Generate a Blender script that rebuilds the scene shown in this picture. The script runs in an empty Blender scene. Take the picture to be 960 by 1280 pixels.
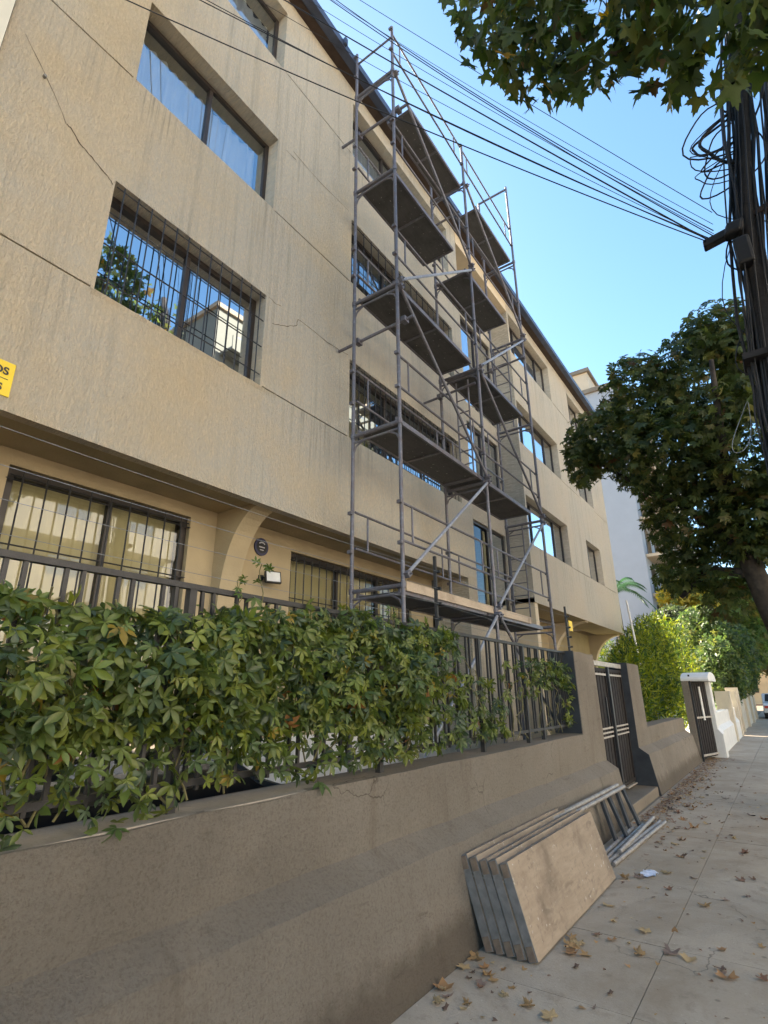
import bpy, math, random
import numpy as np
from mathutils import Vector, Matrix

random.seed(7)
rng = np.random.default_rng(11)
S = bpy.context.scene
COL = S.collection
R = math.radians

# ------------------------------------------------------------------ camera, sky, sun, exposure
cd = bpy.data.cameras.new('camera')
cam = bpy.data.objects.new('camera', cd)
COL.objects.link(cam)
S.camera = cam
cd.sensor_fit = 'HORIZONTAL'
cd.sensor_width = 36.0
cd.lens = 36.0 * 675.0 / 960.0
cd.clip_start = 0.05
cd.clip_end = 2000
_d = Vector((502, 225, 675)).normalized()              # street direction in camera axes (x right, y down, z forward)
_u = Vector((-18, -1980, 675)); _u = (_u - _d * _u.dot(_d)).normalized()
_x = _d.cross(_u)
rows = Matrix((_x, _d, _u))                            # world = rows @ camera
right, down, fwd = rows.col[0], rows.col[1], rows.col[2]
m4 = Matrix((right, -down, -fwd)).transposed().to_4x4()
m4.translation = Vector((0, 0, 1.55))
cam.matrix_world = m4

SUN = Vector((-1.0, 0.28, 0.72)).normalized()           # direction towards the sun
world = bpy.data.worlds.new('World')
S.world = world
world.use_nodes = True
wn = world.node_tree
for n in list(wn.nodes): wn.nodes.remove(n)
sky = wn.nodes.new('ShaderNodeTexSky')
sky.sky_type = 'NISHITA'
sky.sun_disc = False
sky.sun_elevation = math.asin(SUN.z)
sky.sun_rotation = math.atan2(SUN.x, SUN.y)
sky.altitude = 500
sky.air_density = 1.0
sky.dust_density = 0.9
sky.ozone_density = 0.7
bg = wn.nodes.new('ShaderNodeBackground')
bg.inputs['Strength'].default_value = 0.07
wo = wn.nodes.new('ShaderNodeOutputWorld')
hsv = wn.nodes.new('ShaderNodeHueSaturation')
hsv.inputs['Saturation'].default_value = 1.15
hsv.inputs['Hue'].default_value = 0.491
wn.links.new(sky.outputs[0], hsv.inputs['Color'])
wn.links.new(hsv.outputs[0], bg.inputs[0])
wn.links.new(bg.outputs[0], wo.inputs[0])

sl = bpy.data.lights.new('sun', 'SUN')
sl.energy = 5.0
sl.angle = R(0.6)
sl.color = (1.0, 0.88, 0.72)
sun = bpy.data.objects.new('sun', sl)
COL.objects.link(sun)
sun.rotation_euler = SUN.to_track_quat('Z', 'Y').to_euler()
sun.location = (20, 20, 30)

S.view_settings.view_transform = 'Standard'
S.view_settings.look = 'None'
S.view_settings.gamma = 1
S.view_settings.exposure = 2.68
S.view_settings.use_curve_mapping = False

# ------------------------------------------------------------------ helpers
class MB:
    """collects boxes, tubes and prisms; build() links them as ONE mesh object"""
    def __init__(s): s.v = []; s.f = []
    def quad(s, *p):
        k = len(s.v); s.v += [tuple(q) for q in p]; s.f.append(tuple(range(k, k + len(p)))); return s
    def box(s, x0, x1, y0, y1, z0, z1):
        k = len(s.v)
        s.v += [(x, y, z) for x in (x0, x1) for y in (y0, y1) for z in (z0, z1)]
        s.f += [tuple(k + i for i in f) for f in ((0, 1, 3, 2), (4, 6, 7, 5), (0, 4, 5, 1), (2, 3, 7, 6), (0, 2, 6, 4), (1, 5, 7, 3))]
        return s
    def obox(s, c, ax, ay, az):
        c, ax, ay, az = map(Vector, (c, ax, ay, az)); k = len(s.v)
        s.v += [tuple(c + ax * i + ay * j + az * l) for i in (-1, 1) for j in (-1, 1) for l in (-1, 1)]
        s.f += [tuple(k + i for i in f) for f in ((0, 1, 3, 2), (4, 6, 7, 5), (0, 4, 5, 1), (2, 3, 7, 6), (0, 2, 6, 4), (1, 5, 7, 3))]
        return s
    def tube(s, pts, r, n=8, cap=True):
        pts = [Vector(p) for p in pts]; k0 = len(s.v); m = len(pts)
        rr = r if isinstance(r, (list, tuple)) else [r] * m
        prev = None
        for i, p in enumerate(pts):
            t = (pts[min(i + 1, m - 1)] - pts[max(i - 1, 0)]).normalized()
            if prev is None:
                a = t.orthogonal().normalized()
            else:
                a = (prev - t * prev.dot(t)).normalized()
            prev = a; b = t.cross(a)
            for j in range(n):
                th = 2 * math.pi * j / n
                s.v.append(tuple(p + (a * math.cos(th) + b * math.sin(th)) * rr[i]))
        for i in range(m - 1):
            for j in range(n):
                a0 = k0 + i * n + j; a1 = k0 + i * n + (j + 1) % n
                s.f.append((a0, a1, a1 + n, a0 + n))
        if cap:
            s.f.append(tuple(k0 + j for j in reversed(range(n))))
            s.f.append(tuple(k0 + (m - 1) * n + j for j in range(n)))
        return s
    def prism_y(s, prof, y0, y1):
        """profile of (x, z) extruded along y"""
        k = len(s.v); n = len(prof)
        s.v += [(x, y0, z) for x, z in prof] + [(x, y1, z) for x, z in prof]
        s.f.append(tuple(k + i for i in range(n))); s.f.append(tuple(k + n + i for i in reversed(range(n))))
        for i in range(n):
            j = (i + 1) % n
            s.f.append((k + i, k + n + i, k + n + j, k + j))
        return s
    def prism_x(s, prof, x0, x1):
        """profile of (y, z) extruded along x"""
        k = len(s.v); n = len(prof)
        s.v += [(x0, y, z) for y, z in prof] + [(x1, y, z) for y, z in prof]
        s.f.append(tuple(k + i for i in reversed(range(n)))); s.f.append(tuple(k + n + i for i in range(n)))
        for i in range(n):
            j = (i + 1) % n
            s.f.append((k + i, k + j, k + n + j, k + n + i))
        return s
    def mesh(s, name, mat, smooth=False):
        me = bpy.data.meshes.new(name)
        me.from_pydata(s.v, [], s.f)
        if smooth:
            for p in me.polygons: p.use_smooth = True
        me.materials.append(mat)
        fix_normals(me)
        return me
    def build(s, name, mat, parent=None, smooth=False, bevel=0):
        o = bpy.data.objects.new(name, s.mesh(name, mat, smooth))
        COL.objects.link(o)
        if parent: o.parent = parent
        if bevel:
            b = o.modifiers.new('bevel', 'BEVEL'); b.width = bevel; b.segments = 2; b.limit_method = 'ANGLE'
        return o

import bmesh
def fix_normals(me):
    if len(me.polygons) > 4000: return
    bm = bmesh.new(); bm.from_mesh(me)
    bmesh.ops.recalc_face_normals(bm, faces=bm.faces)
    bm.to_mesh(me); bm.free()

def link(name, me, parent=None, loc=None, mat=None):
    o = bpy.data.objects.new(name, me); COL.objects.link(o)
    if parent: o.parent = parent
    if loc is not None: o.location = loc
    return o
def tag(o, label=None, cat=None, group=None, kind=None):
    if label: o['label'] = label
    if cat: o['category'] = cat
    if group: o['group'] = group
    if kind: o['kind'] = kind
    return o
def thing(name, label, cat, loc=(0, 0, 0), group=None):
    o = bpy.data.objects.new(name, None); COL.objects.link(o)
    o.empty_display_size = 0.2
    o.location = loc
    return tag(o, label, cat, group)

# ------------------------------------------------------------------ materials
MATS = {}
def nodes(name):
    m = bpy.data.materials.new(name); m.use_nodes = True
    nt = m.node_tree
    for n in list(nt.nodes): nt.nodes.remove(n)
    out = nt.nodes.new('ShaderNodeOutputMaterial'); b = nt.nodes.new('ShaderNodeBsdfPrincipled')
    nt.links.new(b.outputs[0], out.inputs[0])
    MATS[name] = m
    return m, nt, b, out
def coords(nt, scale=(1, 1, 1), kind='Object', rot=(0, 0, 0)):
    tc = nt.nodes.new('ShaderNodeTexCoord'); mp = nt.nodes.new('ShaderNodeMapping')
    mp.inputs['Scale'].default_value = scale
    mp.inputs['Rotation'].default_value = rot
    nt.links.new(tc.outputs[kind], mp.inputs[0]); return mp.outputs[0]
def noise(nt, vec, scale, detail=4, rough=0.55, dist=0.0):
    n = nt.nodes.new('ShaderNodeTexNoise')
    n.inputs['Scale'].default_value = scale; n.inputs['Detail'].default_value = detail
    n.inputs['Roughness'].default_value = rough; n.inputs['Distortion'].default_value = dist
    nt.links.new(vec, n.inputs['Vector']); return n.outputs['Fac']
def ramp(nt, fac, stops):
    r = nt.nodes.new('ShaderNodeValToRGB'); e = r.color_ramp.elements
    while len(e) < len(stops): e.new(0.5)
    for i, (p, c) in enumerate(stops):
        e[i].position = p; e[i].color = (*c, 1) if len(c) == 3 else c
    nt.links.new(fac, r.inputs[0]); return r.outputs[0]
def mix(nt, fac, a, b, mode='MIX'):
    n = nt.nodes.new('ShaderNodeMix'); n.data_type = 'RGBA'; n.blend_type = mode
    for s, val in ((0, fac), (6, a), (7, b)):
        if hasattr(val, 'is_linked'): nt.links.new(val, n.inputs[s])
        elif s == 0: n.inputs[0].default_value = val
        else: n.inputs[s].default_value = (*val, 1)
    return n.outputs[2]
def bump(nt, b, h, strength=0.4, dist=0.01, prev=None):
    n = nt.nodes.new('ShaderNodeBump'); n.inputs['Strength'].default_value = strength; n.inputs['Distance'].default_value = dist
    nt.links.new(h, n.inputs['Height'])
    if prev: nt.links.new(prev, n.inputs['Normal'])
    nt.links.new(n.outputs[0], b.inputs['Normal']); return n.outputs[0]
def G(v): return (v, v, v)

def simple(name, col, rough=0.6, metal=0.0, var=0.15, scale=6.0, bmp=0.0, bscale=60, spec=0.5):
    m, nt, b, out = nodes(name)
    v = coords(nt)
    f = noise(nt, v, scale, 5)
    c0 = tuple(x * (1 - var) for x in col); c1 = tuple(min(1, x * (1 + var)) for x in col)
    nt.links.new(ramp(nt, f, [(0.3, c0), (0.7, c1)]), b.inputs['Base Color'])
    b.inputs['Roughness'].default_value = rough; b.inputs['Metallic'].default_value = metal
    b.inputs['Specular IOR Level'].default_value = spec
    if bmp: bump(nt, b, noise(nt, v, bscale, 3), bmp, 0.01)
    return m

def stucco(name, base, grey, streak=0.35, age=0.0):
    m, nt, b, out = nodes(name)
    v = coords(nt)
    big = noise(nt, v, 0.45, 6, 0.68)
    if age:
        # the render has weathered greyer towards the scaffolded end
        sp = nt.nodes.new('ShaderNodeSeparateXYZ'); nt.links.new(v, sp.inputs[0])
        ml = nt.nodes.new('ShaderNodeMath'); ml.operation = 'MULTIPLY_ADD'
        nt.links.new(sp.outputs[1], ml.inputs[0]); ml.inputs[1].default_value = age; nt.links.new(big, ml.inputs[2])
        big = ml.outputs[0]
    c = mix(nt, ramp(nt, big, [(0.40, G(0)), (0.68, G(1))]), base, grey)
    # trowelled flecks, drawn out upwards
    vs = coords(nt, (1, 8, 3.0))
    fl = noise(nt, vs, 6.0, 5, 0.72, 0.5)
    c = mix(nt, ramp(nt, fl, [(0.46, G(0)), (0.68, G(0.50))]), c, tuple(min(1, x * 1.30 + 0.03) for x in base))
    dk = noise(nt, coords(nt, (1, 6, 2.4)), 8.5, 5, 0.7, 0.4)
    c = mix(nt, ramp(nt, dk, [(0.54, G(0)), (0.76, G(0.45))]), c, tuple(x * 0.60 for x in base))
    # rain streaks
    st = noise(nt, coords(nt, (1, 3.2, 0.10)), 2.6, 5, 0.7)
    patch = noise(nt, v, 0.45, 2)
    n = nt.nodes.new('ShaderNodeMath'); n.operation = 'MULTIPLY'
    nt.links.new(ramp(nt, st, [(0.50, G(0)), (0.74, G(streak))]), n.inputs[0])
    nt.links.new(ramp(nt, patch, [(0.42, G(0.12)), (0.60, G(1))]), n.inputs[1])
    c = mix(nt, n.outputs[0], c, tuple(x * 0.42 for x in grey))
    # drips below the sills
    s3 = nt.nodes.new('ShaderNodeSeparateXYZ'); nt.links.new(v, s3.inputs[0])
    fz = nt.nodes.new('ShaderNodeMath'); fz.operation = 'MULTIPLY_ADD'; nt.links.new(s3.outputs[2], fz.inputs[0]); fz.inputs[1].default_value = 1 / 2.62; fz.inputs[2].default_value = 1.0 - 4.885 / 2.62
    fc = nt.nodes.new('ShaderNodeMath'); fc.operation = 'FRACT'; nt.links.new(fz.outputs[0], fc.inputs[0])
    dn = noise(nt, coords(nt, (1, 9.0, 0.22)), 2.4, 4, 0.7)
    m1 = nt.nodes.new('ShaderNodeMath'); m1.operation = 'MULTIPLY'
    nt.links.new(ramp(nt, fc.outputs[0], [(0.62, G(0)), (0.98, G(0.75))]), m1.inputs[0])
    nt.links.new(ramp(nt, dn, [(0.50, G(0)), (0.66, G(1))]), m1.inputs[1])
    m2 = nt.nodes.new('ShaderNodeMath'); m2.operation = 'MULTIPLY'
    nt.links.new(ramp(nt, noise(nt, coords(nt, (1, 1, 0.3)), 0.55, 3), [(0.46, G(0.12)), (0.60, G(1))]), m2.inputs[1]); nt.links.new(m1.outputs[0], m2.inputs[0])
    c = mix(nt, m2.outputs[0], c, tuple(x * 0.40 for x in grey))
    # blotches
    bl = noise(nt, v, 1.5, 6, 0.7)
    c = mix(nt, ramp(nt, bl, [(0.58, G(0)), (0.78, G(0.22))]), c, tuple(x * 0.55 for x in grey))
    nt.links.new(c, b.inputs['Base Color'])
    b.inputs['Roughness'].default_value = 0.92
    b.inputs['Specular IOR Level'].default_value = 0.2
    p = bump(nt, b, fl, 0.9, 0.035)
    bump(nt, b, noise(nt, v, 70, 4), 0.4, 0.01, p)
    return m

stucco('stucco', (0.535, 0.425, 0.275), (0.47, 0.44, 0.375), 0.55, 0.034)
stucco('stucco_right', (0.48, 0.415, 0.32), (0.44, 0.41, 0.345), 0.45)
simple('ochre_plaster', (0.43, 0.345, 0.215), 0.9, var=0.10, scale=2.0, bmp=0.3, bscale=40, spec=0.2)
simple('cream_plaster', (0.60, 0.50, 0.36), 0.9, var=0.10, scale=2.0, bmp=0.2, bscale=40, spec=0.2)
simple('neighbour_plaster', (0.62, 0.58, 0.47), 0.9, var=0.06, scale=2.0, bmp=0.2, bscale=40, spec=0.2)
simple('white_dado', (0.72, 0.70, 0.66), 0.8, var=0.08, scale=2.5)
simple('brown_frame', (0.030, 0.022, 0.018), 0.45, var=0.2)
simple('black_iron', (0.022, 0.021, 0.022), 0.5, 0.0, var=0.35, scale=20, bmp=0.15, bscale=120)
simple('grey_frame', (0.22, 0.20, 0.17), 0.5, var=0.1)
simple('gutter_metal', (0.06, 0.075, 0.12), 0.4, 0.3, var=0.3, scale=3)
simple('roof_brown', (0.055, 0.035, 0.026), 0.8, var=0.3, scale=5)
simple('crack', (0.10, 0.075, 0.05), 1.0, var=0.3, scale=20, spec=0.1)
simple('interior', (0.10, 0.095, 0.085), 0.9)
simple('door_dark', (0.05, 0.03, 0.022), 0.5, var=0.3, scale=4)
simple('dark_grey', (0.050, 0.053, 0.058), 0.85, var=0.2, scale=5, bmp=0.3, bscale=50, spec=0.25)
simple('gate_brown', (0.020, 0.015, 0.013), 0.85, var=0.2, scale=10)
simple('gate_pale', (0.42, 0.38, 0.33), 0.5, var=0.25, scale=18)
simple('white_paint', (0.74, 0.72, 0.68), 0.6, var=0.07, scale=5, bmp=0.2, bscale=40)
simple('cream_wall', (0.58, 0.50, 0.38), 0.85, var=0.12, scale=2, bmp=0.2, bscale=40)
simple('bldg_white', (0.36, 0.38, 0.41), 0.8, var=0.04, scale=1)
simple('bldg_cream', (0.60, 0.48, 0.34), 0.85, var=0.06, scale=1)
simple('far_ochre', (0.62, 0.42, 0.22), 0.85, var=0.15, scale=0.6)
simple('bark', (0.045, 0.036, 0.027), 0.95, var=0.5, scale=9, bmp=0.8, bscale=22)
simple('cable', (0.012, 0.012, 0.014), 0.6, var=0.3)
simple('cable_pale', (0.20, 0.22, 0.24), 0.5, var=0.2)
simple('pole_wood', (0.016, 0.015, 0.016), 0.9, var=0.5, scale=7, bmp=0.6, bscale=25)
simple('yellow_sign', (0.78, 0.55, 0.02), 0.5, var=0.04)
simple('sign_ink', (0.02, 0.02, 0.02), 0.6)
simple('badge_blue', (0.035, 0.035, 0.085), 0.4, var=0.2)
simple('badge_white', (0.55, 0.55, 0.58), 0.5)
simple('lamp_white', (0.72, 0.72, 0.70), 0.4)
simple('asphalt', (0.055, 0.054, 0.052), 0.95, var=0.2, scale=3, bmp=0.4, bscale=90)
simple('foil', (0.75, 0.74, 0.80), 0.3, 0.25)
simple('car_white', (0.7, 0.7, 0.7), 0.25, var=0.02)
simple('car_teal', (0.08, 0.30, 0.28), 0.3, var=0.02)
simple('car_dark', (0.02, 0.021, 0.024), 0.25, var=0.02)
simple('rubber', (0.02, 0.02, 0.02), 0.8)
simple('stem', (0.16, 0.14, 0.06), 0.8, var=0.3)
simple('red_light', (0.5, 0.03, 0.02), 0.3)
simple('opposite_tall', (0.12, 0.125, 0.11), 0.85, var=0.06, scale=1)
simple('bounce_wall', (0.66, 0.63, 0.58), 0.85, var=0.06, scale=1)

def steel(name, col, rust=0.35, metal=0.55):
    m, nt, b, out = nodes(name)
    v = coords(nt)
    f = noise(nt, v, 7, 6, 0.7)
    c = mix(nt, ramp(nt, f, [(0.46, G(0)), (0.66, G(rust))]), col, (0.13, 0.068, 0.036))
    c = mix(nt, ramp(nt, noise(nt, v, 22, 4), [(0.55, G(0)), (0.75, G(0.5))]), c, tuple(min(1, x * 2.2) for x in col))
    nt.links.new(c, b.inputs['Base Color'])
    b.inputs['Metallic'].default_value = metal
    b.inputs['Roughness'].default_value = 0.5
    return m
steel('scaffold_steel', (0.155, 0.153, 0.175), 0.42, 0.3)
steel('scaffold_bright', (0.32, 0.33, 0.36), 0.2, 0.3)
steel('tube_weathered', (0.30, 0.27, 0.24), 0.5, 0.3)

def plywood(name, c0, c1, dirt):
    m, nt, b, out = nodes(name)
    v = coords(nt)
    g = noise(nt, coords(nt, (6, 0.7, 6)), 5, 6, 0.65, 0.5)
    c = ramp(nt, g, [(0.3, c0), (0.7, c1)])
    d = noise(nt, v, 2.6, 6, 0.62)
    c = mix(nt, ramp(nt, d, [(0.50, G(0)), (0.70, G(0.75))]), c, dirt)
    ps = noise(nt, v, 24, 2, 0.5)
    c = mix(nt, ramp(nt, ps, [(0.70, G(0)), (0.73, G(0.7))]), c, (0.50, 0.47, 0.42))
    sm = noise(nt, coords(nt, (1, 1.2, 2.5)), 3.0, 5, 0.7, 1.0)
    c = mix(nt, ramp(nt, sm, [(0.56, G(0)), (0.70, G(0.45))]), c, tuple(x * 0.6 for x in dirt))
    d2 = noise(nt, v, 30, 4, 0.6)
    c = mix(nt, ramp(nt, d2, [(0.60, G(0)), (0.78, G(0.6))]), c, tuple(x * 0.5 for x in dirt))
    nt.links.new(c, b.inputs['Base Color'])
    b.inputs['Roughness'].default_value = 0.8
    bump(nt, b, d2, 0.25, 0.004)
    return m
plywood('plywood', (0.27, 0.205, 0.142), (0.35, 0.275, 0.198), (0.15, 0.112, 0.078))
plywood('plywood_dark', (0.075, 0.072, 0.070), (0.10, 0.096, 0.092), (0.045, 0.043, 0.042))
plywood('plank_pale', (0.42, 0.34, 0.25), (0.52, 0.42, 0.31), (0.26, 0.19, 0.13))
simple('bracket_rust', (0.19, 0.135, 0.095), 0.8, var=0.4, scale=14)
simple('board_rail', (0.20, 0.19, 0.18), 0.6, 0.3, var=0.3, scale=12, bmp=0.2)

def cracks(nt, v, scale, width=0.006, part=0.56):
    """thin wandering lines that come and go"""
    ds = nt.nodes.new('ShaderNodeVectorMath'); ds.operation = 'ADD'
    nz = nt.nodes.new('ShaderNodeTexNoise'); nz.inputs['Scale'].default_value = 2.5; nz.inputs['Detail'].default_value = 6
    nt.links.new(v, nz.inputs['Vector'])
    sc_n = nt.nodes.new('ShaderNodeVectorMath'); sc_n.operation = 'SCALE'; sc_n.inputs['Scale'].default_value = 0.6
    nt.links.new(nz.outputs['Color'], sc_n.inputs[0]); nt.links.new(v, ds.inputs[0]); nt.links.new(sc_n.outputs[0], ds.inputs[1])
    vo = nt.nodes.new('ShaderNodeTexVoronoi'); vo.feature = 'DISTANCE_TO_EDGE'; vo.inputs['Scale'].default_value = scale
    nt.links.new(ds.outputs[0], vo.inputs['Vector'])
    m = nt.nodes.new('ShaderNodeMath'); m.operation = 'MULTIPLY'
    nt.links.new(ramp(nt, vo.outputs['Distance'], [(width * 0.4, G(0.75)), (width, G(0))]), m.inputs[0])
    nt.links.new(ramp(nt, noise(nt, v, 0.9, 2), [(part, G(0)), (part + 0.06, G(1))]), m.inputs[1])
    return m.outputs[0]
def render_coat():
    """sprayed cement coat of the street wall"""
    m, nt, b, out = nodes('wall_render')
    v = coords(nt)
    c = ramp(nt, noise(nt, v, 0.9, 5, 0.6), [(0.35, (0.262, 0.226, 0.182)), (0.65, (0.330, 0.288, 0.236))])
    pa = noise(nt, coords(nt, (1, 1.0, 1.6)), 2.2, 3, 0.5)
    c = mix(nt, ramp(nt, pa, [(0.57, G(0)), (0.66, G(0.22))]), c, (0.40, 0.335, 0.26))
    st = noise(nt, coords(nt, (1, 2.4, 0.25)), 2.2, 5, 0.7)
    c = mix(nt, ramp(nt, st, [(0.55, G(0)), (0.8, G(0.5))]), c, (0.15, 0.115, 0.08))
    gr = noise(nt, v, 60, 6, 0.8)
    c = mix(nt, ramp(nt, gr, [(0.48, G(0)), (0.68, G(0.55))]), c, (0.13, 0.10, 0.07))
    sp2 = noise(nt, v, 110, 3, 0.6)
    c = mix(nt, ramp(nt, sp2, [(0.62, G(0)), (0.72, G(0.5))]), c, (0.36, 0.31, 0.25))
    sc2 = noise(nt, coords(nt, (1, 0.6, 3.0)), 6, 5, 0.7, 0.6)
    c = mix(nt, ramp(nt, sc2, [(0.60, G(0)), (0.70, G(0.35))]), c, (0.12, 0.095, 0.07))
    # splash dirt thrown up from the pavement, hairline cracks
    sp = nt.nodes.new('ShaderNodeSeparateXYZ'); nt.links.new(v, sp.inputs[0])
    ad = nt.nodes.new('ShaderNodeMath'); ad.operation = 'MULTIPLY_ADD'; ad.inputs[1].default_value = -0.30
    nt.links.new(noise(nt, v, 4.5, 5, 0.7), ad.inputs[0]); nt.links.new(sp.outputs[2], ad.inputs[2])
    c = mix(nt, ramp(nt, ad.outputs[0], [(0.0, G(0.6)), (0.12, G(0))]), c, (0.10, 0.078, 0.056))
    c = mix(nt, cracks(nt, v, 1.1), c, (0.07, 0.055, 0.04))
    nt.links.new(c, b.inputs['Base Color'])
    b.inputs['Roughness'].default_value = 0.95; b.inputs['Specular IOR Level'].default_value = 0.15
    p = bump(nt, b, noise(nt, v, 60, 6, 0.8), 1.0, 0.03)
    bump(nt, b, noise(nt, v, 9, 4), 0.4, 0.03, p)
render_coat()

def concrete(name, c0, c1, spots=0.5, crk=False):
    m, nt, b, out = nodes(name)
    v = coords(nt)
    oi = nt.nodes.new('ShaderNodeObjectInfo')
    c = ramp(nt, noise(nt, v, 1.1, 6, 0.65), [(0.3, c0), (0.7, c1)])
    c = mix(nt, ramp(nt, noise(nt, v, 5, 6, 0.7), [(0.56, G(0)), (0.72, G(spots))]), c, tuple(x * 0.6 for x in c0))
    c = mix(nt, ramp(nt, noise(nt, v, 60, 4, 0.7), [(0.55, G(0)), (0.75, G(0.45))]), c, tuple(x * 0.55 for x in c0))
    pale = noise(nt, v, 38, 3, 0.5)
    c = mix(nt, ramp(nt, pale, [(0.68, G(0)), (0.74, G(0.5))]), c, tuple(min(1, x * 1.5) for x in c1))
    big = noise(nt, v, 0.8, 7, 0.75, 0.8)
    c = mix(nt, ramp(nt, big, [(0.48, G(0)), (0.68, G(0.55))]), c, tuple(x * y for x, y in zip(c0, (0.72, 0.66, 0.58))))
    vo = nt.nodes.new('ShaderNodeTexVoronoi'); vo.inputs['Scale'].default_value = 3.2; nt.links.new(v, vo.inputs['Vector'])
    c = mix(nt, ramp(nt, vo.outputs['Distance'], [(0.035, G(0.55)), (0.06, G(0))]), c, tuple(x * 0.4 for x in c0))
    if crk: c = mix(nt, cracks(nt, v, 0.8, 0.005, 0.50), c, (0.10, 0.085, 0.065))
    hs = nt.nodes.new('ShaderNodeHueSaturation')
    mr = nt.nodes.new('ShaderNodeMapRange')
    mr.inputs['To Min'].default_value = 0.96; mr.inputs['To Max'].default_value = 1.06
    nt.links.new(oi.outputs['Random'], mr.inputs[0]); nt.links.new(mr.outputs[0], hs.inputs['Value'])
    nt.links.new(c, hs.inputs['Color'])
    nt.links.new(hs.outputs[0], b.inputs['Base Color'])
    b.inputs['Roughness'].default_value = 0.9; b.inputs['Specular IOR Level'].default_value = 0.25
    p = bump(nt, b, noise(nt, v, 70, 4, 0.7), 0.35, 0.008)
    bump(nt, b, noise(nt, v, 6, 4), 0.3, 0.02, p)
    return m
concrete('pavement', (0.355, 0.292, 0.215), (0.45, 0.38, 0.295), 0.65, True)
concrete('step_concrete', (0.20, 0.165, 0.125), (0.26, 0.22, 0.17))
concrete('yard_concrete', (0.30, 0.29, 0.27), (0.38, 0.37, 0.35))
concrete('coping', (0.27, 0.235, 0.19), (0.36, 0.32, 0.27))
concrete('joint_grit', (0.16, 0.135, 0.10), (0.24, 0.205, 0.155), 0.5)
concrete('dirt', (0.17, 0.125, 0.085), (0.24, 0.185, 0.13), 0.7)

def glass(name, refl=0.22, tint=(0.92, 0.96, 1.0), rough=0.015):
    m, nt, b, out = nodes(name)
    nt.nodes.remove(b)
    tr = nt.nodes.new('ShaderNodeBsdfTransparent'); tr.inputs[0].default_value = (0.80, 0.84, 0.86, 1)
    gl = nt.nodes.new('ShaderNodeBsdfGlossy'); gl.inputs['Roughness'].default_value = rough; gl.inputs[0].default_value = (*tint, 1)
    lw = nt.nodes.new('ShaderNodeFresnel'); lw.inputs['IOR'].default_value = 1.5
    mr = nt.nodes.new('ShaderNodeMapRange'); mr.inputs['To Min'].default_value = refl; mr.inputs['To Max'].default_value = 1.0
    nt.links.new(lw.outputs[0], mr.inputs[0])
    bu = nt.nodes.new('ShaderNodeBump'); bu.inputs['Strength'].default_value = 0.012; bu.inputs['Distance'].default_value = 0.05
    nt.links.new(noise(nt, coords(nt), 1.3, 1), bu.inputs['Height']); nt.links.new(bu.outputs[0], gl.inputs['Normal'])
    ms = nt.nodes.new('ShaderNodeMixShader')
    nt.links.new(mr.outputs[0], ms.inputs[0]); nt.links.new(tr.outputs[0], ms.inputs[1]); nt.links.new(gl.outputs[0], ms.inputs[2])
    nt.links.new(ms.outputs[0], out.inputs[0])
    return m
glass('window_glass', 0.52, (0.86, 0.94, 1.0))
glass('window_glass_coated', 0.74)
glass('ground_glass', 0.02)

def curtain(name, col, transl=0.35):
    m, nt, b, out = nodes(name)
    v = coords(nt)
    nt.links.new(ramp(nt, noise(nt, v, 3, 3), [(0.3, tuple(x * 0.9 for x in col)), (0.7, col)]), b.inputs['Base Color'])
    b.inputs['Roughness'].default_value = 0.9
    return m
curtain('sheer_white', (0.86, 0.86, 0.84))
curtain('blind_cream', (0.54, 0.45, 0.235))

def leaf_mat(name, transl=0.3, rough=0.5, spec=0.5):
    m, nt, b, out = nodes(name)
    at = nt.nodes.new('ShaderNodeAttribute'); at.attribute_name = 'tint'
    oi = nt.nodes.new('ShaderNodeObjectInfo')
    f = noise(nt, coords(nt), 30, 3)
    hs = nt.nodes.new('ShaderNodeHueSaturation')
    mr = nt.nodes.new('ShaderNodeMapRange'); mr.inputs['To Min'].default_value = 0.75; mr.inputs['To Max'].default_value = 1.25
    nt.links.new(f, mr.inputs[0]); nt.links.new(mr.outputs[0], hs.inputs['Value']); nt.links.new(at.outputs['Color'], hs.inputs['Color'])
    nt.links.new(hs.outputs[0], b.inputs['Base Color'])
    b.inputs['Roughness'].default_value = rough; b.inputs['Specular IOR Level'].default_value = spec
    tl = nt.nodes.new('ShaderNodeBsdfTranslucent')
    br = nt.nodes.new('ShaderNodeHueSaturation'); br.inputs['Value'].default_value = 1.5; br.inputs['Saturation'].default_value = 1.1
    nt.links.new(hs.outputs[0], br.inputs['Color']); nt.links.new(br.outputs[0], tl.inputs[0])
    ms = nt.nodes.new('ShaderNodeMixShader'); ms.inputs[0].default_value = transl
    nt.links.new(b.outputs[0], ms.inputs[1]); nt.links.new(tl.outputs[0], ms.inputs[2]); nt.links.new(ms.outputs[0], out.inputs[0])
    return m
leaf_mat('leaf_vine', 0.34, 0.42, 0.5)
leaf_mat('leaf_tree', 0.42, 0.5, 0.4)
leaf_mat('leaf_dry', 0.15, 0.75, 0.25)
leaf_mat('leaf_hedge', 0.4, 0.55, 0.3)
M = MATS

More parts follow.
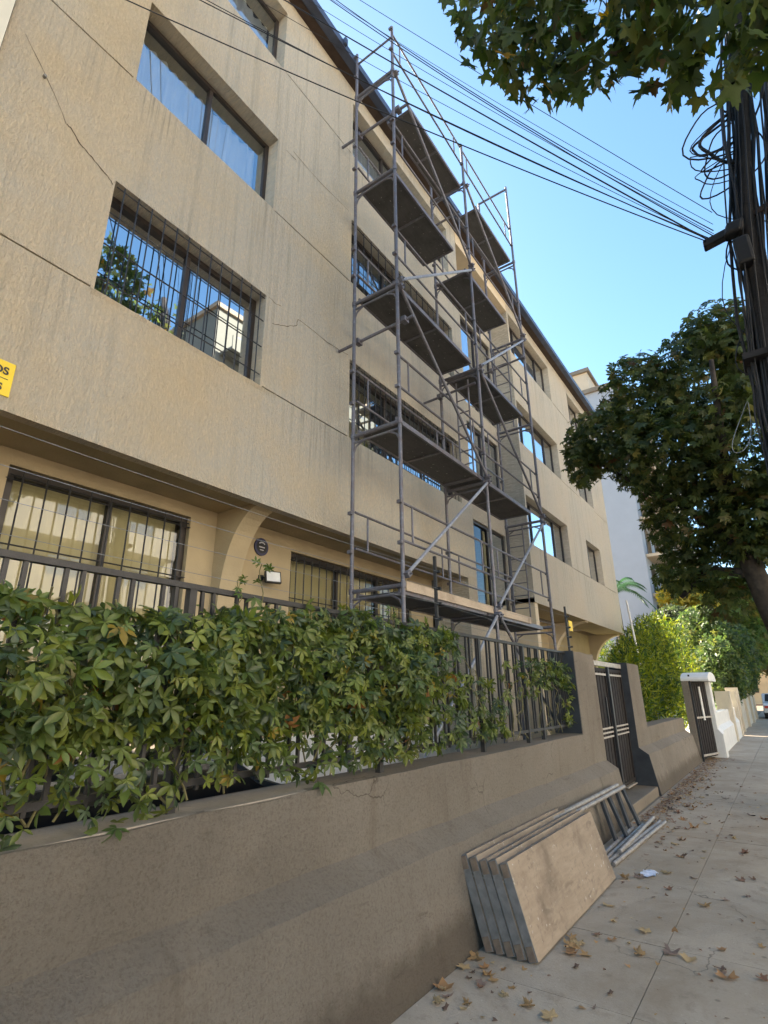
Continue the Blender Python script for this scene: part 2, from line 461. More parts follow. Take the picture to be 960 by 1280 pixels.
# ------------------------------------------------------------------ leaves: templates and scattering
def lobed_leaf(lobes=5, size=1.0, depth=0.45, teeth=True):
    """flat plane-tree leaf in xy (stalk at origin, tip towards +y), gently cupped"""
    angs = np.linspace(-2.05, 2.05, lobes)
    pts = []
    lens = [0.55, 0.82, 1.0, 0.82, 0.55] if lobes == 5 else [0.7, 1.0, 0.7]
    for i, a in enumerate(angs):
        L = lens[i]
        if i == 0: pts.append((-0.10, -0.02))
        prof = [(-0.32, 0.60), (-0.22, 0.80), (-0.14, 0.74), (0, 1.0), (0.14, 0.74), (0.22, 0.80), (0.32, 0.60)] if teeth else [(0, 1.0)]
        for da, k in prof: pts.append((math.sin(a + da) * L * k, math.cos(a + da) * L * k))
        if i < lobes - 1:
            am = (a + angs[i + 1]) / 2; lm = depth * (L + lens[i + 1]) / 2
            pts.append((math.sin(am) * lm, math.cos(am) * lm))
    pts.append((0.10, -0.02))
    v = [(0, 0.12, 0.0)] + [(x, y, 0.0) for x, y in pts]
    v = [(x * size * 0.55, (y) * size * 0.55, (0.16 * x * x - 0.10 * y * y) * size * 0.55) for x, y, z in v]
    n = len(pts)
    f = [(0, i + 1, i + 2) for i in range(n - 1)] + [(0, n, 1)]
    return np.array(v), f
def palmate_leaf(n=5, size=1.0, width=0.30, droop=0.25):
    """n pointed leaflets spread from the stalk"""
    v = []; f = []
    angs = np.linspace(-1.9, 1.9, n)
    for i, a in enumerate(angs):
        L = size * 0.55 * (1.0 - 0.30 * abs(a) / 1.9)
        w = L * width
        s, c = math.sin(a), math.cos(a)
        k = len(v)
        prof = [(0, 0.03), (0.35, 0.8), (0.6, 1.0), (0.85, 0.5), (1.0, 0.0)]
        row = []
        for t, ww in prof:
            r = t * L; z = -droop * L * t * t
            zc = z - 0.10 * w * (1 if ww > 0 else 0)
            if ww == 0: row.append([(s * r, c * r, z)])
            else:
                row.append([(s * r - c * w * ww / 2 * 1.0, c * r + s * w * ww / 2, z + 0.06 * w), (s * r, c * r, zc), (s * r + c * w * ww / 2, c * r - s * w * ww / 2, z + 0.06 * w)])
        idx = []
        for rw in row:
            idx.append([len(v) + q for q in range(len(rw))]); v += rw
        for p, q in zip(idx[:-1], idx[1:]):
            if len(q) == 3:
                f += [(p[0], p[1], q[1], q[0]), (p[1], p[2], q[2], q[1])]
            else:
                f += [(p[0], p[1], q[0]), (p[1], p[2], q[0])]
    return np.array(v), f
def blade_leaf(size=1.0, width=0.22):
    L = size; w = size * width
    return np.array([(0, 0, 0), (-w / 2, L * 0.4, 0.03 * L), (w / 2, L * 0.4, 0.03 * L), (0, L, -0.12 * L)]), [(0, 2, 3, 1)]
def cheap_palmate(n=5, size=1.0, width=0.36):
    v = []; f = []
    for a in np.linspace(-1.7, 1.7, n):
        L = size * 0.55 * (1 - 0.25 * abs(a) / 1.7); w = L * width; s, c = math.sin(a), math.cos(a)
        k = len(v)
        v += [(0, 0, 0), (s * .6 * L - c * w / 2, c * .6 * L + s * w / 2, -0.06 * L), (s * L, c * L, -0.28 * L), (s * .6 * L + c * w / 2, c * .6 * L - s * w / 2, -0.06 * L)]
        f.append((k, k + 1, k + 2, k + 3))
    return np.array(v), f

def frames(tips, ups):
    """orthonormal frames with +y along tips and +z near ups; arrays (n,3) -> (n,3,3) with columns x y z"""
    y = tips / np.linalg.norm(tips, axis=1)[:, None]
    x = np.cross(y, ups); x /= (np.linalg.norm(x, axis=1)[:, None] + 1e-9)
    z = np.cross(x, y)
    return np.stack([x, y, z], axis=2)
def scatter_mesh(name, tmpl, pos, fr, scale, tint, mat):
    V, F = tmpl; n = len(pos); k = len(V)
    P = np.einsum('nij,kj->nki', fr, V) * scale[:, None, None] + pos[:, None, :]
    verts = P.reshape(-1, 3)
    me = bpy.data.meshes.new(name)
    fl = []; starts = []; tot = []
    base = np.concatenate([np.array(f) for f in F]); lens = np.array([len(f) for f in F])
    loops = (base[None, :] + (np.arange(n) * k)[:, None]).reshape(-1)
    ltot = np.tile(lens, n); lstart = np.concatenate([[0], np.cumsum(ltot)[:-1]])
    me.vertices.add(len(verts)); me.vertices.foreach_set('co', verts.astype(np.float32).ravel())
    me.loops.add(len(loops)); me.loops.foreach_set('vertex_index', loops.astype(np.int32))
    me.polygons.add(len(ltot)); me.polygons.foreach_set('loop_start', lstart.astype(np.int32)); me.polygons.foreach_set('loop_total', ltot.astype(np.int32))
    me.update(calc_edges=True)
    ca = me.color_attributes.new('tint', 'FLOAT_COLOR', 'POINT')
    tt = np.ones((n * k, 4), np.float32); tt[:, :3] = np.repeat(tint, k, axis=0)
    ca.data.foreach_set('color', tt.ravel())
    me.materials.append(mat)
    return me
def unit_leaf_mesh(name, tmpl, tint, mat):
    return scatter_mesh(name, tmpl, np.zeros((1, 3)), np.eye(3)[None], np.ones(1), np.array([tint]), mat)
def pick(palette, weights, n):
    p = np.array(palette); w = np.array(weights, float); w /= w.sum()
    c = p[rng.choice(len(p), n, p=w)]
    return c * rng.uniform(0.75, 1.25, (n, 1))
def rand_dirs(n, bias=(0, 0, 0), amt=1.0):
    d = rng.normal(size=(n, 3)); d /= np.linalg.norm(d, axis=1)[:, None]
    d = d * amt + np.array(bias); return d / np.linalg.norm(d, axis=1)[:, None]
def foliage(parent, tmpl, pos, fr, scale, palette, weights, mat, n_parts=0, order=None, name='foliage', variants=6):
    """first n_parts leaves (by order) become parts of their own, the rest one mass"""
    n = len(pos); tint = pick(palette, weights, n)
    if order is None: order = rng.permutation(n)
    head, tail = order[:n_parts], order[n_parts:]
    if n_parts:
        ms = [unit_leaf_mesh('leaf', tmpl, pick(palette, weights, 1)[0], mat) for _ in range(variants)]
        for i in head:
            o = link('leaf', ms[int(rng.integers(variants))], parent)
            m = Matrix([list(r) for r in fr[i]]).to_4x4() @ Matrix.Scale(float(scale[i]), 4)
            m.translation = Vector(pos[i]); o.matrix_local = m
    if len(tail):
        o = link(name, scatter_mesh(name, tmpl, pos[tail], fr[tail], scale[tail], tint[tail], mat), parent)
        o['kind'] = 'stuff'
CAMP = np.array([0, 0, 1.55])
def nearest(pos, n=None):
    return np.argsort(np.linalg.norm(pos - CAMP, axis=1))
def clumps(spec):
    """spec: list of (centre, radii, count) -> points biased to the shell of each ellipsoid"""
    P = []; D = []
    for c, r, n in spec:
        d = rng.normal(size=(n, 3)); d /= np.linalg.norm(d, axis=1)[:, None]
        rad = rng.uniform(0.25, 1.0, n) ** 0.45
        P.append(np.array(c) + d * rad[:, None] * np.array(r)); D.append(d)
    return np.concatenate(P), np.concatenate(D)

# ------------------------------------------------------------------ ground, street, pavement
g = MB().quad((-400, -300, -0.16), (400, -300, -0.16), (400, 900, -0.16), (-400, 900, -0.16)).build('ground', M['dirt'])
tag(g, kind='structure')
road = MB().quad((1.75, -60, -0.13), (10.5, -60, -0.13), (10.5, 260, -0.13), (1.75, 260, -0.13)).build('road', M['asphalt']); tag(road, kind='structure')
kerb = MB().box(1.6, 1.75, -20, 200, -0.15, 0.0).build('kerb', M['step_concrete']); tag(kerb, kind='structure')
pv = MB().box(-2.4, 1.595, -20, 200, -0.15, -0.0055).build('pavement', M['joint_grit']); tag(pv, kind='structure')
xs = [-1.93, -0.945, 0.03, 0.9, 1.595]
yj = [-1.5, 0.4, 2.05, 3.5, 4.46, 7.72, 10.3, 13.2, 16.1, 18.9, 21.8, 24.9, 28.2, 31.5, 35, 39]
for j in range(len(yj) - 1):
    for i in range(len(xs) - 1):
        dz = random.uniform(-0.0015, 0.0015)
        sh = random.uniform(-0.02, 0.02)
        b = MB().box(xs[i] + 0.0025, xs[i + 1] - 0.0025, yj[j] + 0.0025, yj[j + 1] - 0.0025, -0.08, dz)
        b.build('slab', M['pavement'], pv)
farpv = MB().box(-1.93, 1.595, 39.01, 200, -0.08, 0.0).build('far_paving', M['pavement'], pv); farpv['kind'] = 'stuff'
yard = MB().box(-5.0, -2.35, -6, 60, -0.15, 0.02).build('yard', M['yard_concrete']); tag(yard, kind='structure')

# ------------------------------------------------------------------ street wall (battered plinth, set-back top)
UP = -2.17; MID = -2.03
def wall_profile(top=1.07):
    return [(-1.915, -0.1), (MID, 0.595), (UP, 0.695), (UP, top), (-2.50, top), (-2.50, -0.1)]
def bumpy(o, amt=0.012, scale=0.6):
    pass
def prism_cells(prof, y0, y1, dy=0.35):
    """extruded wall cut into slices with slightly uneven faces"""
    mb = MB(); n = max(2, int((y1 - y0) / dy)); k = len(prof)
    for i in range(n + 1):
        y = y0 + (y1 - y0) * i / n
        for q, (x, z) in enumerate(prof):
            jx = random.uniform(-0.006, 0.006) if q in (1, 2, 3) else 0
            jz = random.uniform(-0.007, 0.007) if q in (1, 2, 3) else 0
            mb.v.append((x + jx, y, z + jz))
    for i in range(n):
        for q in range(k):
            r = (q + 1) % k
            a = i * k
            mb.f.append((a + q, a + k + q, a + k + r, a + r))
    mb.f.append(tuple(range(k))); mb.f.append(tuple(n * k + i for i in reversed(range(k))))
    return mb
w1 = thing('street_wall', 'long brown rendered garden wall under the vine-covered railing', 'wall', (0, 0, 0))
prism_cells(wall_profile(), -4.0, 7.40).build('wall_body', M['wall_render'], w1)
prism_cells([(-1.915, -0.1), (MID, 0.595), (UP, 0.695), (UP, 2.08), (-2.52, 2.10), (-2.52, -0.1)], 7.40, 8.32, 0.3).build('gate_pier', M['wall_render'], w1)
MB().box(-2.522, UP - 0.012, 7.394, 7.398, 1.08, 2.09).build('dark_side', M['dark_grey'], w1)  # dark layer on the near face of the pier
MB().box(-2.46, -2.19, -4.0, 2.6, 1.066, 1.074).build('coping', M['coping'], w1)
w2 = thing('street_wall', 'shorter brown rendered garden wall beyond the gate, hedge behind it', 'wall', (0, 0, 0))
prism_cells([(-1.915, -0.1), (MID, 0.595), (UP, 0.695), (UP, 2.05), (-2.52, 2.08), (-2.52, -0.1)], 10.42, 11.35, 0.3).build('gate_pier', M['wall_render'], w2)
prism_cells(wall_profile(0.98), 11.35, 15.75).build('wall_body', M['wall_render'], w2)
# dark end face of the pier towards the gate: same outline, thin layer
MB().prism_y([(-1.934, 0.0), (MID - 0.002, 0.595), (UP - 0.002, 0.697), (UP - 0.002, 2.052), (-2.521, 2.082), (-2.521, 0.0)], 10.405, 10.416).build('dark_side', M['dark_grey'], w2)

# ------------------------------------------------------------------ gate
gt = thing('metal_gate', 'brown double-leaf metal gate of vertical slats between two rendered piers', 'gate', (-2.30, 9.35, 0.13))
gx = 0.0
def gbox(name, mat, y0, y1, z0, z1, x0=-0.02, x1=0.02, parent=gt):
    return MB().box(x0, x1, y0 - 9.35, y1 - 9.35, z0 - 0.13, z1 - 0.13).build(name, mat, parent)
gbox('lintel', M['gate_pale'], 8.33, 10.40, 1.96, 2.03, -0.03, 0.03)
for (a, b) in ((8.36, 9.36), (9.40, 10.38)):
    leaf = gbox('gate_leaf', M['gate_brown'], a, a + 0.05, 0.2, 1.93)
    gbox('stile', M['gate_brown'], b - 0.05, b, 0.2, 1.93, parent=leaf)
    for z in (0.2, 1.88): gbox('rail', M['gate_brown'], a + 0.05, b - 0.05, z, z + 0.05, parent=leaf)
    for z in (0.93, 0.99, 1.05): gbox('pale_rail', M['gate_pale'], a + 0.05, b - 0.05, z, z + 0.022, 0.012, 0.034, parent=leaf)
    for z in (1.82,): gbox('pale_rail', M['gate_pale'], a + 0.05, b - 0.05, z, z + 0.03, 0.012, 0.03, parent=leaf)
    n = 11
    for i in range(n):
        y = a + 0.06 + (b - a - 0.12) * (i + 0.5) / n
        gbox('slat', M['gate_brown'], y - 0.033, y + 0.033, 0.25, 1.88, -0.012 + 0.004 * (i % 2), 0.006 + 0.004 * (i % 2), parent=leaf)
for (a, b) in ((8.40, 9.32), (9.44, 10.34)): gbox('backing_sheet', M['gate_brown'], a, b, 0.24, 1.89, -0.019, -0.0125)
gbox('meeting_post', M['black_iron'], 9.345, 9.415, 0.06, 1.95, 0.02, 0.06)
gbox('handle', M['black_iron'], 9.02, 9.05, 1.10, 1.50, 0.035, 0.06)
MB().box(-0.01, 0.04, 0.4, 1.02, 0.03, 0.05).build('bottom_rail', M['gate_pale'], gt)
st = MB().box(-2.45, -1.97, 8.32, 10.41, -0.1, 0.13).build('gate_step', M['step_concrete'], bevel=0.01)
tag(st, 'low concrete step in front of the brown metal gate', 'step')

# ------------------------------------------------------------------ railing on the wall
FX = -2.30
rl = thing('iron_railing', 'black iron railing of paired flat bars on the long brown wall', 'railing', (FX, 0, 1.07))
bar = MB().box(-0.009, 0.009, -0.0085, 0.0085, 0.08, 0.985).mesh('bar', M['black_iron'])
y = -0.3; k = 0
while y < 7.2:
    for dy in (0.0, 0.067):
        link('bar', bar, rl, (random.uniform(-0.003, 0.003), y + dy, 0))
    y += 0.2205; k += 1
MB().box(-0.018, 0.018, -0.6, 7.38, 0.985, 1.012).build('top_rail', M['black_iron'], rl)
MB().box(-0.015, 0.015, -0.6, 7.38, 0.10, 0.128).build('bottom_rail', M['black_iron'], rl)
for y in (0.1, 1.62, 3.20, 4.80, 5.9, 6.35): MB().box(-0.02, 0.02, y - 0.02, y + 0.02, -0.01, 0.984).build('post', M['black_iron'], rl)

ef = thing('electric_fence', 'thin security wires on slim posts above the black railing', 'security fence', (FX, 4.0, 2.07))
for y in (-0.8, 4.05, 7.66):
    p = MB().box(-0.012, 0.012, y - 4.0 - 0.012, y - 4.0 + 0.012, -0.3, 0.64)
    po = p.build('post', M['black_iron'], ef)
    for z in (0.09, 0.22, 0.35, 0.50): MB().box(0.012, 0.05, y - 4.012, y - 3.988, z - 0.012, z + 0.012).build('insulator', M['rubber'], po)
for z in (0.09, 0.22, 0.35, 0.50):
    pts = []
    for a, b in ((-0.8, 4.05), (4.05, 7.66)):
        for i in range(9):
            t = i / 8; pts.append((0.03, a + (b - a) * t - 4.0, z - 0.03 * 4 * t * (1 - t)))
    MB().tube(pts, 0.0014, 5).build('wire', M['cable_pale'], ef)
MB().box(0.0, 0.004, 3.76, 3.92, 0.32, 0.46).build('warning_sign', M['yellow_sign'], ef)

# ------------------------------------------------------------------ apartment building
FAC = -4.20
bld = thing('apartment_building', 'four-storey tan stucco apartment block with scaffold standing against it', 'building', (0, 0, 0))
SOF = 3.56
JO = [4.895, 7.505, 10.15]
EAV = 11.71
def wall_with_openings(name, mat, X, y0, y1, z0, z1, ops, grooves=(), depth=0.22, parent=None, maxcell=3.0):
    """flat wall at X (facing +x) with rectangular openings that have reveals; grooves are shallow recessed strips"""
    mb = MB()
    allr = [(a, b, c, d, depth, False) for a, b, c, d in ops] + [(a, b, c, d, 0.022, True) for a, b, c, d in grooves]
    ys = sorted({y0, y1, *[v for r in allr for v in r[:2]]}); zs = sorted({z0, z1, *[v for r in allr for v in r[2:4]]})
    ys = [v for v in ys if y0 <= v <= y1]; zs = [v for v in zs if z0 <= v <= z1]
    for i in range(len(ys) - 1):
        for j in range(len(zs) - 1):
            cy, cz = (ys[i] + ys[i + 1]) / 2, (zs[j] + zs[j + 1]) / 2
            if any(r[0] < cy < r[1] and r[2] < cz < r[3] for r in allr): continue
            mb.quad((X, ys[i], zs[j]), (X, ys[i + 1], zs[j]), (X, ys[i + 1], zs[j + 1]), (X, ys[i], zs[j + 1]))
    for a, b, c, d, dp, back in allr:
        q = X - dp
        mb.quad((X, a, c), (q, a, c), (q, a, d), (X, a, d)); mb.quad((X, b, c), (X, b, d), (q, b, d), (q, b, c))
        mb.quad((X, a, c), (X, b, c), (q, b, c), (q, a, c)); mb.quad((X, a, d), (q, a, d), (q, b, d), (X, b, d))
        if back: mb.quad((q, a, c), (q, b, c), (q, b, d), (q, a, d))
    o = bpy.data.objects.new(name, None)
    me = bpy.data.meshes.new(name); me.from_pydata(mb.v, [], mb.f); me.materials.append(mat)
    o = link(name, me, parent)
    return o
def window(y0, y1, z0, z1, X=FAC, rec=0.20, fr='brown_frame', ft=0.055, mull=(0.5,), pane='window_glass', cur=None, curspan=(0, 1), lining=None, cdepth=0.14):
    """frame with mullions and panes, set back in its opening; curtain behind"""
    q = X - rec
    w = MB()
    w.box(q - 0.05, q + 0.02, y0, y1, z1 - ft, z1); w.box(q - 0.05, q + 0.02, y0, y1, z0, z0 + ft * 0.6)
    w.box(q - 0.05, q + 0.02, y0, y0 + ft, z0 + ft * 0.6, z1 - ft); w.box(q - 0.05, q + 0.02, y1 - ft, y1, z0 + ft * 0.6, z1 - ft)
    fo = w.build('window', M[fr], bld)
    ed = [y0 + ft] + [y0 + (y1 - y0) * t for t in mull] + [y1 - ft]
    for i in range(len(ed) - 1):
        a, b = ed[i] + (0.022 if i else 0), ed[i + 1] - (0.022 if i < len(ed) - 2 else 0)
        xo = q - 0.02 + (0.018 if i % 2 else 0)
        MB().quad((xo, a, z0 + ft * 0.6), (xo, b, z0 + ft * 0.6), (xo, b, z1 - ft), (xo, a, z1 - ft)).build('pane', M[pane], fo)
    for t in mull:
        ym = y0 + (y1 - y0) * t
        MB().box(q - 0.045, q + 0.012, ym - 0.022, ym + 0.022, z0 + ft * 0.6, z1 - ft).build('mullion', M[fr], fo)
    if cur:
        mb = MB(); a = y0 + ft + (y1 - y0 - 2 * ft) * curspan[0]; b = y0 + ft + (y1 - y0 - 2 * ft) * curspan[1]
        n = int((b - a) / 0.022); xc = q - 0.05 - cdepth
        ph = random.uniform(0, 6)
        prev = None
        for i in range(n + 1):
            yy = a + (b - a) * i / n
            amp = 0.022 if cur == 'sheer_white' else 0.006
            x = xc + amp * math.sin(yy * 46 + ph + 1.2 * math.sin(yy * 5.1)) + amp * 0.6 * math.sin(yy * 19 + ph)
            if prev: mb.quad((prev[0], prev[1], z0 + 0.02), (x, yy, z0 + 0.02), (x, yy, z1 - ft), (prev[0], prev[1], z1 - ft))
            prev = (x, yy)
        mb.build('curtain', M[cur], fo, smooth=True)
    return fo
def grille(y0, y1, z0, z1, nv, zrows, X=FAC, off=0.02, r=0.007, pair=False):
    """welded burglar bars fixed in front of a window"""
    g0 = MB().tube([(X - off, y0, z1 - 0.02), (X - off, y1, z1 - 0.02)], r, 6).build('window_grille', M['black_iron'], bld)
    for i in range(nv):
        yy = y0 + (y1 - y0) * (i + 0.5) / nv
        MB().tube([(X - off + 0.008, yy, z0), (X - off + 0.008, yy, z1 + 0.03)], r, 6).build('bar', M['black_iron'], g0)
    for z in zrows:
        MB().tube([(X - off - 0.006, y0 - 0.03, z), (X - off - 0.006, y1 + 0.03, z)], r, 6).build('bar', M['black_iron'], g0)

ZS = [(4.895, 6.14), (7.515, 8.745), (10.15, 11.38)]
A = (1.67, 3.565); Sx = (5.17, 8.50)
left_end = 8.92
ops = [(*A, *z) for z in ZS] + [(*Sx, *z) for z in ZS]
gr = []
for z in JO:
    for a, b in ((0.63, A[0]), (A[1], Sx[0])):
        gr.append((a + (0 if a == 0.63 else 0.03), b - 0.001, z - 0.008, z + 0.010))
gr = [(a, b, c, d) for a, b, c, d in gr]
# keep grooves clear of the reveals
gr = [(a, b - 0.03, c, d) for a, b, c, d in gr]
wall_with_openings('facade_wall', M['stucco'], FAC, 0.63, left_end, SOF, EAV, ops, gr, 0.22, bld)
# end return of the left block, underside of the overhang
MB().quad((FAC, left_end, SOF), (FAC - 0.6, left_end, SOF), (FAC - 0.6, left_end, EAV), (FAC, left_end, EAV)).build('return_wall', M['stucco'], bld)
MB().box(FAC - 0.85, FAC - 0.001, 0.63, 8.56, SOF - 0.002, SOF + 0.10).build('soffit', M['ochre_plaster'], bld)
MB().box(FAC - 0.09, FAC + 0.012, 0.63, 8.57, SOF - 0.05, SOF - 0.004).build('drip_edge', M['stucco'], bld)
# right block
RB0, RB1 = 11.85, 20.45
RW = [(11.93, 15.12, 4.90, 6.12), (11.93, 15.12, 7.52, 8.70), (11.93, 15.12, 10.15, 11.38), (17.0, 18.65, 4.90, 6.14), (17.0, 18.65, 7.60, 8.76), (17.0, 18.65, 10.2, 11.38)]
gr2 = []
for z, in ((4.90,), (7.52,), (10.15,)):
    gr2 += [(15.16, 16.97, z - 0.008, z + 0.010), (18.69, RB1 - 0.02, z - 0.008, z + 0.01)]
wall_with_openings('facade_wall', M['stucco_right'], FAC, RB0, RB1, SOF - 0.05, EAV, RW, gr2, 0.22, bld)
MB().quad((FAC, RB0, SOF - 0.05), (-4.74, RB0, SOF - 0.05), (-4.74, RB0, EAV), (FAC, RB0, EAV)).build('return_wall', M['stucco_right'], bld)
MB().quad((FAC, RB1, SOF - 0.05), (-12, RB1, SOF - 0.05), (-12, RB1, EAV), (FAC, RB1, EAV)).build('end_wall', M['stucco_right'], bld)
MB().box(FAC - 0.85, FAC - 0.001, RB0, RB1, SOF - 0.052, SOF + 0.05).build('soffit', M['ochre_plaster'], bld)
# stair recess
XB = -4.72
SW = [(9.35, 11.72, 3.28, 5.10), (9.35, 11.72, 5.62, 7.45), (9.35, 11.72, 7.95, 10.35)]
wall_with_openings('stair_wall', M['stucco_right'], XB, 8.56, RB0, 0.0, EAV, SW, (), 0.12, bld)
MB().quad((FAC, 8.57, 0), (FAC, 8.92, 0), (FAC, 8.92, SOF), (FAC, 8.57, SOF)).build('stair_pier', M['stucco_right'], bld)
MB().quad((FAC, 8.57, 0), (FAC - 0.7, 8.57, 0), (FAC - 0.7, 8.57, SOF), (FAC, 8.57, SOF)).build('stair_pier_side', M['stucco_right'], bld)
for i, z in enumerate(SW):
    window(*z, X=XB, rec=0.06, mull=(0.62,), pane='window_glass_coated' if i else 'ground_glass', cur='blind_cream', curspan=(0.62, 1.0), ft=0.06, cdepth=0.05)
MB().box(XB + 0.002, FAC, 8.93, RB0 - 0.01, EAV - 0.34, EAV).build('eave_beam', M['cream_plaster'], bld)
# windows of the left block
window(*A, *ZS[2], cur='sheer_white', mull=(0.5,), pane='window_glass')
window(*A, *ZS[1], cur='sheer_white', mull=(0.5,), pane='window_glass')
window(*A, *ZS[0], mull=(0.5,), pane='window_glass_coated')
grille(A[0] + 0.03, A[1] - 0.01, ZS[0][0] + 0.01, ZS[0][1] - 0.02, 13, (5.05, 5.42, 5.78))
window(*Sx, *ZS[2], mull=(0.34, 0.67), pane='window_glass', cur='sheer_white')
window(*Sx, *ZS[1], mull=(0.34, 0.67), pane='window_glass', cur=None)
window(*Sx, *ZS[0], mull=(0.34, 0.67), pane='window_glass', cur='blind_cream', curspan=(0, 0.3))
grille(Sx[0] + 0.03, Sx[1] - 0.03, ZS[0][0] + 0.01, ZS[0][1] - 0.02, 24, (5.2, 5.75))
grille(Sx[0] + 0.03, Sx[1] - 0.03, ZS[1][0] + 0.01, ZS[1][1] - 0.02, 16, (7.9, 8.35))
for w in RW[:3]: window(*w, mull=(0.24, 0.52, 0.78), pane='window_glass_coated', cur='sheer_white', curspan=(0, 1))
for w in RW[3:]: window(*w, mull=(0.5,), pane='window_glass_coated', cur='sheer_white', curspan=(0, 0.6))
# ground floor
GX = -4.95
GW = (1.60, 3.38, 1.15, 3.42); GW2 = (4.93, 7.85, 1.15, 3.36)
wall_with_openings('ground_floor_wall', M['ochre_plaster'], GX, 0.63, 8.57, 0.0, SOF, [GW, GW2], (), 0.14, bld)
window(*GW, X=GX, rec=0.08, mull=(0.52,), pane='ground_glass', cur='blind_cream', ft=0.07, cdepth=0.03)
window(*GW2, X=GX, rec=0.08, mull=(0.35, 0.68), pane='ground_glass', cur='blind_cream', ft=0.07, cdepth=0.03)
grille(GW[0] + 0.02, GW[1] - 0.02, 1.2, 3.36, 9, (2.2, 2.75, 3.3), X=GX, off=0.0, r=0.008)
grille(GW2[0] + 0.02, GW2[1] - 0.02, 1.2, 3.30, 19, (2.2, 2.75, 3.25), X=GX, off=0.0, r=0.008)
MB().box(GX + 0.002, GX + 0.03, 0.63, 8.55, 0.0, 1.1).build('dado', M['white_dado'], bld)
def bracket(y0, y1, mat='ochre_plaster', x0=GX, x1=FAC - 0.03, zt=SOF - 0.004):
    """quarter-arch bracket between ground floor wall and the overhang"""
    r = x1 - x0; prof = [(x0 + 0.001, zt), (x1, zt)]
    n = 14
    for i in range(n + 1):
        a = math.pi / 2 * i / n
        prof.append((x1 - (r - 0.14) * math.sin(a), zt - 0.03 - (1.05) * (1 - math.cos(a))))
    prof += [(x0 + 0.14, 0.0), (x0 + 0.001, 0.0)]
    MB().prism_y(prof, y0, y1).build('arch_bracket', M[mat], bld)
bracket(3.72, 3.98)
bracket(15.9, 16.15, 'cream_plaster', -5.35, FAC - 0.03, SOF - 0.055); bracket(20.2, 20.44, 'cream_plaster', -5.35, FAC - 0.03, SOF - 0.055)
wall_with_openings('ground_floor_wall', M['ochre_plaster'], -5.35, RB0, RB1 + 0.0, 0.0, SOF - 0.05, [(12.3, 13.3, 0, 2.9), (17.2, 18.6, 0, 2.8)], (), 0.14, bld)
MB().box(-5.47, -5.43, 12.3, 13.3, 0, 2.9).build('door', M['door_dark'], bld)
MB().box(-5.47, -5.43, 17.2, 18.6, 0, 2.8).build('door', M['door_dark'], bld)
MB().box(-5.35, FAC - 0.02, RB0 + 0.02, RB0 + 0.22, 0, SOF - 0.055).build('porch_wall', M['cream_plaster'], bld)
# shell, floors, eave and roof
MB().box(-12.2, -12.0, 0.63, RB1, 0, EAV).build('rear_wall', M['interior'], bld)
MB().box(-12.0, FAC - 0.3, 0.60, 0.65, 0, EAV).build('party_wall', M['interior'], bld)
for z in (3.7, 6.35, 8.95): MB().box(-11.9, FAC - 0.30, 0.7, 8.4, z, z + 0.12).build('floor_slab', M['interior'], bld)
for z in (3.7, 6.35, 8.95): MB().box(-11.9, FAC - 0.30, 11.9, RB1 - 0.1, z, z + 0.12).build('floor_slab', M['interior'], bld)
MB().box(-6.2, -6.15, 8.6, 11.8, 0, EAV).build('stair_back', M['interior'], bld)
MB().box(-8.0, -7.9, 0.7, 8.4, 0, EAV).build('inner_wall', M['interior'], bld)
eave = MB().box(FAC - 0.3, -4.035, 0.3, RB1 + 0.15, EAV + 0.002, EAV + 0.055).build('eave', M['roof_brown'], bld)
gut = MB().box(-4.035, -3.90, 0.3, RB1 + 0.15, EAV - 0.01, EAV + 0.13).build('gutter', M['gutter_metal'], bld)
MB().prism_y([(-3.90, EAV + 0.134), (-12.4, EAV + 2.6), (-12.4, EAV + 2.5), (-4.04, EAV + 0.132)], 0.3, RB1 + 0.15).build('roof', M['gutter_metal'], bld)
for y in (3.2, 4.55, 6.0): MB().box(-3.90, -3.85, y - 0.03, y + 0.03, EAV + 0.02, EAV + 0.16).build('gutter_clip', M['gutter_metal'], bld)
# cracks in the render
def crack(pts, w=0.010, X=FAC):
    mb = MB(); P = [Vector((X + 0.003, *p)) for p in pts]
    for i in range(len(P) - 1):
        n = 4
        for s in range(n):
            a = P[i].lerp(P[i + 1], s / n); b = P[i].lerp(P[i + 1], (s + 1) / n)
            d = (b - a).normalized(); nn = Vector((0, -d.z, d.y)) * w / 2 * random.uniform(0.5, 1.2)
            if s == 0 and i == 0: a1, a2 = a + nn, a - nn
            else: a1, a2 = last
            jit = Vector((0, random.uniform(-.006, .006), random.uniform(-.006, .006)))
            b1, b2 = b + nn + jit, b - nn + jit
            mb.quad(a2, b2, b1, a1); last = (b1, b2)
    return mb.build('crack', M['crack'], bld)
crack([(1.19, 6.33), (1.25, 6.31), (1.32, 6.23), (1.41, 6.2), (1.52, 6.14), (1.6, 6.11), (1.65, 6.07)], 0.013)
crack([(3.60, 6.14), (3.72, 6.12), (3.81, 6.15)], 0.008)
crack([(3.68, 5.81), (3.87, 5.89), (4.08, 6.03), (4.1, 6.14), (4.29, 6.15), (4.61, 6.13), (4.86, 6.15), (5.13, 6.18)], 0.009)
crack([(3.72, 8.71), (3.91, 8.72)], 0.008); crack([(3.85, 8.82), (4.41, 8.79), (5.1, 8.85)], 0.007)
crack([(0.75, 6.9), (1.0, 6.6), (1.19, 6.33)], 0.006)
